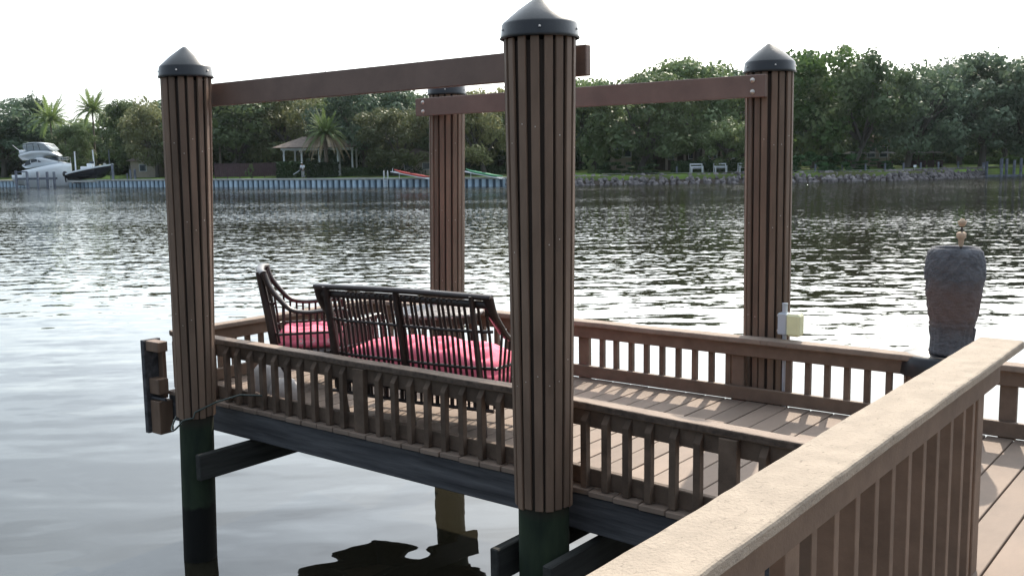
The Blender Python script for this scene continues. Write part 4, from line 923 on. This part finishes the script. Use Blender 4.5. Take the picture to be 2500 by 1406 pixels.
# ------------------------------------------------------------------ RAILINGS
def railing(label, a, b, out, bal, posts=(), zt=.43, capw=.09, capt=.038, capm='rail_weathered', up=(.302, .39), low=(.006, .094), zb=.004, capover=(0, 0), balw=.036, bald=.036, postw=.09, railm='rail', joint=None, cat='railing', edge=False):
    """a->b is the outer cap edge on the ground; out = +1 if outward is to the right of a->b"""
    a = Vector((*a, 0)); b = Vector((*b, 0)); L_ = (b-a).length; t_ = (b-a).normalized(); n_ = Vector((t_.y, -t_.x, 0))*out   # outward
    mm = Matrix.Translation(a) @ Matrix((t_, n_, Vector((0, 0, 1)) )).transposed().to_4x4()
    flip = out > 0      # t x n must be +z for a proper rotation
    e = place('railing', None); tag(e, label, cat)
    ang = atan2(t_.y, t_.x); e.location = a; e.rotation_euler = (0, 0, ang); s = -1 if out > 0 else 1      # local +y*s is outward
    def bb(x0, x1, o0, o1, z0, z1, c=.004):
        q = MB(); y0, y1 = sorted((o0*s, o1*s)); q.bbox(x0, x1, y0, y1, z0, z1, c); return q
    def wob(q, amp=.0025):     # slight unevenness of a weathered board edge
        for i, v in enumerate(q.v):
            q.v[i] = (v[0], v[1] + amp*noise.noise(Vector((v[0]*3, v[1], 5))), v[2] + amp*noise.noise(Vector((v[0]*2.3, 7, v[2]))))
    def board(x0, x1, o0, o1, z0, z1, c, segs):
        q = MB(); y0, y1 = sorted((o0*s, o1*s)); prof = [(y0+c, z0), (y1-c, z0), (y1, z0+c), (y1, z1-c), (y1-c*.3, z1-c*.3), (y1-c, z1), (y0+c, z1), (y0+c*.3, z1-c*.3), (y0, z1-c), (y0, z0+c)]
        secs = []
        for i in range(segs+1):
            x = x0 + (x1-x0)*i/segs
            secs.append([Vector((x, y + .0018*noise.noise(Vector((x*14, y*40, z*40))), z + .0022*noise.noise(Vector((x*2.3, 7, 1))) + .0012*noise.noise(Vector((x*18, y*60, z*9))))) for y, z in prof])
        loft(q, secs, False); return q
    cuts = [0 - capover[0]] + ([joint] if joint else []) + [L_ + capover[1]]
    for x0, x1 in zip(cuts, cuts[1:]):
        board(x0 + .001, x1 - .001, 0, -capw, zt-capt, zt, .008, max(8, int((x1-x0)/.04))).build('cap_board', capm, e)
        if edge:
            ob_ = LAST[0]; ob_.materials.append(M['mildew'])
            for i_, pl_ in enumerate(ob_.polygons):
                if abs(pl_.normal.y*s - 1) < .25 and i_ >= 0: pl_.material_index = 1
    bo = -.03 if capw < .12 else -.045
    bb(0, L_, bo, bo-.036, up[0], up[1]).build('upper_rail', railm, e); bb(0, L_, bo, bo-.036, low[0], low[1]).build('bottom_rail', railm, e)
    q = MB(); o1 = bo + .001; o2 = bo + bald; ztop = zt-capt-.006
    y0, y1 = sorted((o1*s, o2*s))
    yo_, yi_ = o2*s, o1*s
    vs = [(0, yi_, zb), (balw, yi_, zb), (balw, yo_, zb), (0, yo_, zb), (0, yi_, ztop), (balw, yi_, ztop), (balw, yo_, ztop-.045), (0, yo_, ztop-.045)]
    fs = [(0, 3, 2, 1), (4, 5, 6, 7), (0, 1, 5, 4), (1, 2, 6, 5), (2, 3, 7, 6), (3, 0, 4, 7)]
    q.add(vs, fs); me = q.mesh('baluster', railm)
    bm = bmesh.new(); bm.from_mesh(me); bmesh.ops.recalc_face_normals(bm, faces=bm.faces[:]); bmesh.ops.bevel(bm, geom=bm.edges[:], offset=.002, segments=1, affect='EDGES'); bm.to_mesh(me); bm.free()
    for x in bal: place('baluster', me, e, (x, 0, random.uniform(-.004, .002)), rot=(0, random.uniform(-.006, .006), 0))
    for x in posts: bb(x, x+postw, bo+.0012, bo+.040, zb-.02, zt-capt-.003, .003).build('post', railm, e)
    return e
# near-left
A0 = (-6.26, 4.07); B0 = (-2.905, 4.022); X = lambda x: x - A0[0]
railing('low near railing between the front-left and centre pilings', A0, B0, 1, [X(x) for x in (-6.05, -5.92, -5.79, -5.632, -5.512, -5.375, -5.248, -5.122, -4.993, -4.867, -4.737, -4.603, -4.472, -4.162, -4.030, -3.902, -3.771, -3.640, -3.510, -3.374, -3.242, -3.112, -2.985)], [X(-4.344)], joint=2.6, railm='rail_shaded_stained', edge=True)
A1 = (-2.88, 3.982); B1 = (-.93, 3.832)
railing('low near railing from the centre piling to the tall foreground railing', A1, B1, 1, [x - A1[0] for x in (-2.79, -2.662, -2.535, -2.412, -2.287, -2.152, -2.023, -1.700, -1.572, -1.444, -1.316, -1.188, -1.06)], [-1.893+2.88], railm='rail_shaded_stained', edge=True)
# far
fb = [-6.08, -5.95, -5.82, -5.69, -5.56, -5.43, -5.30, -5.17, -5.04] + [-4.905+.0, -4.78, -4.655, -4.53, -4.40, -4.27] + [-3.918, -3.798, -3.672, -3.546, -3.420, -3.293, -3.167, -3.040, -2.915, -2.366-.128, -2.366, -2.241, -2.115, -1.990, -1.86, -1.735, -1.61, -1.485, -1.36, -.98, -.85, -.72, -.59, -.46, -.33, -.2, .0, .13, .26, .39, .52]
railing('low far railing along the outer side of the dock over the open water', (-6.28, 6.11), (1.7, 6.11), -1, [x + 6.28 for x in fb], [6.28-4.10, 6.28-2.90+.03, 6.28-1.222], joint=4.0-.35, capw=.115)
# left end
railing('short low railing closing the left end of the dock platform', (-6.30, 4.09), (-6.30, 6.02), -1, [x - 4.09 for x in (4.11, 4.24, 4.37, 4.49, 4.617, 4.745, 4.873, 5.0, 5.128, 5.256, 5.384, 5.512, 5.64, 5.77, 5.90)], (), capw=.10)
# tall foreground railing
fx = -.905
fbal = [y for y in [.1 + .1565*i for i in range(26)]]
fg = railing('tall sunlit foreground railing with wide rough cap along the walkway', (fx, -1.1), (fx, 4.10), -1,
   [1.1 + y for y in (-.9, -.74, -.58, -.42, -.26, -.1, .06, .22, .38, .54, .70, .86, 1.02, 1.18, 1.34, 1.50, 1.66, 1.815, 1.97, 2.285, 2.44, 2.60, 2.755, 2.91, 3.07, 3.225, 3.385, 3.55, 3.715, 3.86)],
   [3.22], zt=.90, capw=.158, capt=.036, capm='cap_weathered', up=(.728, .862), low=(-.13, -.035), zb=-.12, balw=.036, bald=.062)
q = MB(); q.bbox(-.899, -.8615, 3.935, 4.03, -.12, .862, .004); single(q, 'end_post', 'rail', 'dark square end post of the tall foreground railing', 'post')

# ------------------------------------------------------------------ LEFT END TIMBERS, HOSE, OUTLET
q = MB(); q.bbox(-.02, .02, -.075, .065, -.30, .375, .004); single(q, 'fender_post', 'grey_wood', 'dark upright timber standing off the left end of the dock', 'fender post', None, (-6.375, 3.99, 0), .0)
for (bx_, lab_) in (((-.0, .11, -.05, .06, -.30, -.06), 'lowest brown spacer block behind the upright timber at the dock end'), ((-.0, .15, -.06, .02, .30, .372), 'topmost brown spacer block behind the upright timber at the dock end'), ((.0, .06, .031, .062, -.055, .295), 'brown upright spacer board behind the timber at the dock end'), ((.001, .12, -.05, .03, -.01, .10), 'middle brown spacer block behind the upright timber at the dock end')):
    q = MB(); q.bbox(*bx_, .004); single(q, 'fender_block', 'slat', lab_, 'timber block', None, (-6.352, 3.99, 0))
q = MB(); q.tube([(-6.43, 3.96, -.045), (-6.20, 3.97, -.045)], .011, 8); single(q, 'iron_rod', 'grey_wood', 'thin rod poking left from the upright timber', 'rod')
q = MB(); cx, cy = -5.567, 3.78; pts = []
for i in range(15):
    s = i/14; a = radians(200 + 118*s); r = .14 + .02*sin(pi*s); pts.append((cx + cos(a)*r, cy + sin(a)*r, -.02 - .10*sin(pi*min(1, s*1.25)*.9) + .045*s))
pts += [(-5.46, 3.70, .03), (-5.38, 3.80, .085), (-5.30, 3.93, .12), (-5.22, 4.06, .10)]
q.tube(pts, .006, 8); single(q, 'hose', 'hose', 'thin green hose looped around the front-left piling below its slats', 'hose')
ob = empty('outlet_box', 'grey weatherproof outlet box with yellowed bubble cover on rear-right piling', 'outlet box', (-2.52, 6.12, .53), 0)
q = MB(); q.bbox(-.035, .025, -.035, .035, -.07, .07, .006); q.build('box', 'grey_pvc', ob)
q = MB(); q.bbox(.026, .115, -.045, .045, -.075, .07, .014); q.build('cover', 'yellowed_plastic', ob)
q = MB(); q.tube([(-.0, 0, .07), (-.0, 0, .125)], .017, 12); q.tube([(0, 0, .125), (0, 0, .133)], .019, 12); q.build('conduit', 'grey_pvc', ob)
q = MB(); q.tube([(-.0, 0, -.07), (-.0, 0, -.13), (0, .012, -.62)], .013, 10); q.build('conduit', 'grey_pvc', ob)
for z in (.05, -.05):
    q = MB(); q.bbox(-.05, -.036, -.01, .01, z-.008, z+.008, .002); q.build('lug', 'screw', ob)

# ------------------------------------------------------------------ URN with stake
def urn_extra(m, t, b, N, cur, tcn):
    s = N('ShaderNodeSeparateXYZ'); t.links.new(tcn.outputs['Object'], s.inputs[0])
    n = N('ShaderNodeTexNoise'); n.inputs['Scale'].default_value = 7; n.inputs['Detail'].default_value = 5; t.links.new(tcn.outputs['Object'], n.inputs[0])
    a = N('ShaderNodeMath', operation='MULTIPLY_ADD'); a.inputs[1].default_value = .16; t.links.new(n.outputs[0], a.inputs[0]); t.links.new(s.outputs['Z'], a.inputs[2])
    r = N('ShaderNodeValToRGB'); e = r.color_ramp.elements; e[0].position = .19; e[0].color = (0, 0, 0, 1); e[1].position = .29; e[1].color = (1, 1, 1, 1)
    x = e.new(.44); x.color = (1, 1, 1, 1); x = e.new(.54); x.color = (0, 0, 0, 1)
    t.links.new(a.outputs[0], r.inputs[0]); mix_in(t, N, b, r.outputs[0], (.15, .115, .108))
M['stone'] = mat('carved_stone', (.125, .125, .135), .9, .2, bump=.018, bscale=34, bstretch=(1, 1, 1.6), var=.28, vscale=16, extra=urn_extra)
q = MB()
prof = [(.118, 0), (.124, .012), (.119, .03), (.116, .10), (.120, .15), (.129, .20), (.143, .28), (.153, .36), (.160, .44), (.162, .50), (.158, .55), (.145, .60), (.128, .625), (.112, .618), (.110, .60), (.115, .5), (.05, .45), (.001, .44)]
NN = 72; pr2 = []
for (r0, z0), (r1, z1) in zip(prof, prof[1:]):
    st = 5 if z1 > z0 and z1-z0 > .03 else 2
    pr2 += [(r0+(r1-r0)*i/st, z0+(z1-z0)*i/st) for i in range(st)]
pr2.append(prof[-1]); vs = []
for i, (r, z) in enumerate(pr2):
    for k in range(NN):
        a = 2*pi*k/NN; d_ = 0
        if i < len(pr2)-12:
            if z < .16: d_ = .004*sin(a*22)
            elif z > .45: d_ = .0055*sin(a*18 + (1.57 if int(z*38) % 2 else 0))*sin(z*240) + .007*noise.noise(Vector((cos(a)*6, sin(a)*6, z*14)))
            else: d_ = .004*sin(a*9) * sin(z*60) + .0035*sin(z*190) + .008*noise.noise(Vector((cos(a)*4, sin(a)*4, z*16)))
        vs.append(((r+d_)*cos(a), (r+d_)*sin(a), z))
q.add(vs, [(i*NN+k, i*NN+(k+1) % NN, (i+1)*NN+(k+1) % NN, (i+1)*NN+k) for i in range(len(pr2)-1) for k in range(NN)], True)
for sx in (-1, 1):
    q.tube([(sx*.112, 0, .15), (sx*.122, -.01, .155), (sx*.119, -.01, .12), (sx*.112, 0, .06)], [.006, .011, .010, .006], 8)
single(q, 'stone_urn', M['stone'], 'tall carved grey-brown stone urn standing on the flat piling cap', 'urn', None, (-1.505, 6.15, .4395))
st = empty('garden_stake', 'thin dark stake with two beige wooden knobs sticking out of the urn', 'stake', (-1.475, 6.14, 0))
M['knob'] = mat('beige_knob', (.50, .36, .25), .7, .3, var=.2, vscale=40)
q = MB(); q.tube([(0, 0, .86), (.002, 0, 1.22)], .006, 8); q.build('rod', 'wicker', st)
q = MB(); q.lathe([(.010, 0), (.014, .015), (.017, .04), (.026, .05), (.028, .075), (.018, .082), (.012, .083)], 12, (0, 0, 1.07)); q.build('lower_knob', M['knob'], st)
q = MB(); q.lathe([(.012, 0), (.020, .012), (.026, .03), (.014, .034), (.012, .042)], 12, (.002, 0, 1.185)); q.build('upper_knob', M['knob'], st)

# ------------------------------------------------------------------ WICKER SEATS
def wicker(name, label, cat, loc, ang, hw, ztop, nback, nside, depth, armh=.57, posts=(0,)):
    """local x to the sitter's... along the back, local y forward, origin on the floor below the back"""
    t = empty(name, label, cat, loc, ang)
    def by(z):  # back profile
        s = z/ztop; return .10 - .03*s - .13*max(0, s-.35)**1.4
    def bx(x): return .05*(x/hw)**4
    zb = .25
    q = MB()   # top rail, flattened
    pts = [Vector((hw*(-1.04 + 2.08*i/16), by(ztop) + bx(hw*(-1 + 2*i/16))*.6, ztop - .012*abs(-1 + i/8)**2)) for i in range(17)]
    q.tube(pts, .022, 8, flat=(1.35, .85)); q.build('top_rail', 'wicker', t)
    q = MB(); pts2 = [p + Vector((0, .012, -.045)) for p in pts]; q.tube(pts2, .014, 8, flat=(.6, 1.6)); q.build('upper_band', 'wicker', t)
    q = MB(); zs = [zb - .07 + (ztop - .03 - zb + .07)*i/6 for i in range(7)]; q.tube([(0, by(z) + .004*sin(i*2), z) for i, z in enumerate(zs)], .0095, 6); sp = q.mesh('spindle', 'wicker')
    for k in range(nback):
        x = -hw*.97 + 2*hw*.97*(k+.5)/nback; place('spindle', sp, t, (x + random.uniform(-.004, .004), bx(x), 0), rot=(0, random.uniform(-.008, .008), 0))
    for z in (zb, .42, .64):
        q = MB(); q.tube([(x, by(z) + bx(x) - .004, z + random.uniform(-.002, .002)) for x in [hw*(-.99 + 1.98*i/12) for i in range(13)]], .010 if z > .3 else .016, 6); q.build('crossbar', 'wicker', t)
    def rearleg(x):
        q = MB(); q.tube([(x*.97, .14, 0), (x*.985, .115, .15), (x, by(.3)-.006, .3), (x, by(.55)-.012, .55), (x*1.0, by(ztop)-.004, ztop-.002)], [.020, .023, .025, .023, .021], 8, flat=(.75, 1.2)); q.build('leg', 'wicker', t)
    for x in posts: rearleg(x)
    for sx in (-1, 1):
        arm = [(sx*hw, by(ztop) + .03, ztop - .01), (sx*hw*1.01, by(ztop-.1) + .04, ztop - .10), (sx*hw*1.02, .125, armh + .10), (sx*hw*1.03, .20, armh + .025), (sx*hw*1.04, .31, armh), (sx*hw*1.04, depth*.75, armh + .006), (sx*hw*1.03, depth-.03, armh + .01), (sx*hw*1.02, depth+.02, armh - .02)]
        q = MB(); 
        P2 = []
        for i in range(len(arm)-1):
            p0, p1, p2, p3 = (Vector(arm[max(0, i-1)]), Vector(arm[i]), Vector(arm[i+1]), Vector(arm[min(len(arm)-1, i+2)]))
            for j in range(4):
                u = j/4; P2.append(.5*((2*p1) + (-p0+p2)*u + (2*p0-5*p1+4*p2-p3)*u*u + (-p0+3*p1-3*p2+p3)*u**3))
        P2.append(Vector(arm[-1])); q.tube(P2, [.042 - .014*min(1, i/16) for i in range(len(P2))], 8, flat=(1.0, .55)); q.build('arm', 'wicker', t)
        q = MB(); q.tube([(sx*hw*.97, depth-.02, 0), (sx*hw*.99, depth-.01, .2), (sx*hw*1.02, depth+.0, armh-.01)], [.019, .021, .018], 8); q.build('leg', 'wicker', t)
        for k in range(nside):
            y = .12 + (depth-.12)*(k+.5)/nside
            za = interp(y, [(max(a_[1], -.2), a_[2]) for a_ in arm])
            q = MB(); q.tube([(sx*hw*.985, y, zb-.07), (sx*hw*1.0, y, .4), (sx*hw*1.03, y + .004, za-.01)], .009, 6); q.build('spindle', 'wicker', t)
        for z in (zb, .42):
            q = MB(); q.tube([(sx*hw*.99, by(z) + .03, z), (sx*hw*1.0, depth*.5, z+.002), (sx*hw*.99, depth-.02, z)], .010 if z > .3 else .015, 6); q.build('crossbar', 'wicker', t)
    q = MB(); q.bbox(-hw*.97, hw*.97, .10, depth-.01, zb, zb+.022, .006); q.build('seat', 'wicker', t)
    for y in (.10, depth-.015):
        q = MB(); q.tube([(-hw*.97, y, zb-.075), (0, y, zb-.085), (hw*.97, y, zb-.075)], .011, 6); q.build('stretcher', 'wicker', t)
        q = MB(); m_ = int(hw*2/.045)
        for k in range(m_):
            x = -hw*.95 + 1.9*hw*(k+.5)/m_; q.tube([(x, y, zb-.08), (x, y, zb)], .005, 5, caps=False)
        q.build('apron', 'wicker', t)
    for sx in (-1, 1):
        q = MB(); q.tube([(sx*hw*.96, depth-.03, .03), (sx*hw*.62, depth*.6, zb-.02)], .007, 6); q.build('leg_brace', 'wicker', t)
    return t
def cushion(name, label, loc, ang, w_, d_, z0, h, tufts, m='pink', puff=.05, under=True):
    def fn(u, v, top=True):
        x = (u-.5)*2; y = (v-.5)*2
        r = (abs(x)**6 + abs(y)**6); e = max(0, 1 - r)**.45
        sq = 1 - .04*(x*x*y*y)
        zz = h*(.55 + .45*e) + puff*e*(1-.5*x*x)*(1-.4*y*y)
        for tx, ty in tufts:
            q2 = ((x-tx)*w_/2)**2 + ((y-ty)*d_/2)**2; zz -= .045*math.exp(-q2/.0025) + .022*math.exp(-q2/.014)
        # creases between tufts
        zz += .006*noise.noise(Vector((x*5, y*5, 3))) - .010*(1 - min(1, abs(sin(x*4.1 + 1.2*sin(y*3)))*5)) * e
        return (x*w_/2*sq, y*d_/2*sq, zz)
    q = MB(); nu = int(w_/.022); nv = int(d_/.022); q.grid(lambda u, v: fn(u, v), nu, nv)
    # side wall, slightly bulging
    ring = [(i/nu, 0) for i in range(nu)] + [(1, j/nv) for j in range(nv)] + [(1-i/nu, 1) for i in range(nu)] + [(0, 1-j/nv) for j in range(nv)]
    rows = []
    for lv, bul in ((1, 0), (.75, .018), (.4, .022), (.1, .008), (0, -.03)):
        row = []
        for (u, v) in ring:
            X_, Y_, Z_ = fn(u, v); L2 = hypot(X_, Y_); row.append((X_*(1+bul/L2), Y_*(1+bul/L2), Z_*lv))
        rows.append(row)
    n = len(ring); vs = [v for r in rows for v in r]
    q.add(vs, [(i*n+k, (i+1)*n+k, (i+1)*n+(k+1) % n, i*n+(k+1) % n) for i in range(len(rows)-1) for k in range(n)], True)
    q.add(rows[-1], [tuple(range(n))])
    e = empty(name, label, 'cushion', (loc[0], loc[1], z0), ang); q.build('cover', m, e)
    return e
LA = radians(6.8)
def loc2(o, ang, x, y): return (o[0] + cos(ang)*x - sin(ang)*y, o[1] + sin(ang)*x + cos(ang)*y)
LO = (-4.11, 4.185); 
wicker('wicker_loveseat', 'dark brown wicker loveseat with its back to the near railing', 'loveseat', (LO[0], LO[1], 0), LA, .62, .855, 32, 12, .66, posts=(-.54, 0, .53))
c_ = loc2(LO, LA, 0, .385)
tf = [(-.72, -.45), (-.24, -.5), (.24, -.45), (.72, -.5), (-.5, .1), (0, .05), (.5, .1), (-.72, .6), (-.24, .6), (.24, .6), (.72, .6)]
cushion('seat_cushion', 'long tufted plain pink cushion lying on the loveseat', c_, LA, 1.16, .52, .285, .15, tf, puff=.095)
AA = radians(50 - 90)
AO = (-5.79, 4.53)
wicker('wicker_armchair', 'dark brown wicker armchair with high narrow back, left of the loveseat', 'armchair', (AO[0], AO[1], 0), AA, .275, .865, 11, 10, .585, posts=(-.24, .24))
c_ = loc2(AO, AA, 0, .36)
ac = cushion('seat_cushion', 'pink cushion with white flower print on the armchair', c_, AA, .50, .50, .31, .11, [(-.35, -.35), (.35, -.35), (-.35, .4), (.35, .4)], puff=.035)
q = MB()
for (fx_, fz_, r_) in ((-.10, .055, .035), (-.02, .06, .03), (.10, .05, .035), (.19, .07, .03)):
    for k in range(12):
        a = 2*pi*k/12; q.add([(.2715, fx_ + cos(a)*r_*.25 - sin(a)*.003, fz_ + sin(a)*r_*.25 + cos(a)*.003), (.2715, fx_ + cos(a)*r_*.25 + sin(a)*.003, fz_ + sin(a)*r_*.25 - cos(a)*.003), (.2725, fx_ + cos(a)*r_, fz_ + sin(a)*r_)], [(0, 1, 2)])
tag(q.build('flower_print', 'white_flower', ac), kind='stuff')
c_ = loc2(AO, AA, 0, .36); cushion('lower_cushion', 'pale grey pad under the flowered cushion on the armchair', c_, AA, .49, .49, .272, .05, [], m='grey_liner', puff=0)
# table
def tabmat(m, t, b, N, cur, tcn):
    v = N('ShaderNodeTexVoronoi'); v.inputs['Scale'].default_value = 26; mpn = N('ShaderNodeMapping'); mpn.inputs['Scale'].default_value = (1, 1.6, 1); t.links.new(tcn.outputs['Object'], mpn.inputs[0]); t.links.new(mpn.outputs[0], v.inputs[0])
    r = N('ShaderNodeValToRGB'); r.color_ramp.elements[0].position = .25; r.color_ramp.elements[0].color = (0, 0, 0, 1); r.color_ramp.elements[1].position = .5; r.color_ramp.elements[1].color = (1, 1, 1, 1)
    t.links.new(v.outputs['Distance'], r.inputs[0]); mix_in(t, N, b, r.outputs[0], (.06, .05, .05))
    bn = N('ShaderNodeBump'); bn.inputs['Distance'].default_value = .004; t.links.new(v.outputs['Distance'], bn.inputs['Height']); t.links.new(bn.outputs[0], b.inputs['Normal'])
M['mosaic'] = mat('mottled_tabletop', (.36, .32, .31), .55, .4, var=.35, vscale=14, extra=tabmat)
tb = empty('round_table', 'low round side table with mottled grey top beyond the loveseat', 'table', (-5.07, 5.62, 0))
q = MB(); q.lathe([(.325, 0), (.34, .004), (.345, .014), (.338, .026), (.32, .030), (.001, .031)], 40, (0, 0, .455)); q.build('table_top', M['mosaic'], tb)
q = MB(); q.lathe([(.30, .40), (.31, .454)], 30); q.build('apron', 'wicker', tb)
for k in range(4):
    a = pi/4 + k*pi/2; q = MB(); q.tube([(cos(a)*.29, sin(a)*.29, .45), (cos(a)*.24, sin(a)*.24, .2), (cos(a)*.27, sin(a)*.27, 0)], .016, 8); q.build('leg', 'wicker', tb)
q = MB(); q.lathe([(.22, .12), (.235, .125), (.22, .13)], 24); q.build('lower_ring', 'wicker', tb)
# pale sack on the deck
q = MB()
def sack(cx, cy, rx, ry, h, seed):
    def fn(u, v):
        a = 2*pi*u; e = v; r = (sin(pi*min(.5, e*.62)) if False else (1-(e)**3)**.5)
        n_ = 1 + .10*noise.noise(Vector((cos(a)*1.5+seed, sin(a)*1.5, e*2))); return (cx + cos(a)*rx*r*n_, cy + sin(a)*ry*r*n_, h*e*(1+.05*noise.noise(Vector((cos(a)*2, sin(a)*2, seed)))))
    q.grid(fn, 28, 12)
sack(0, 0, .13, .12, .25, 1); sack(.20, -.07, .12, .10, .17, 4)
single(q, 'cloth_sack', 'canvas', 'pale rounded cloth sack on the deck behind the near railing at left', 'sack', None, (-5.52, 4.34, 0), .2)
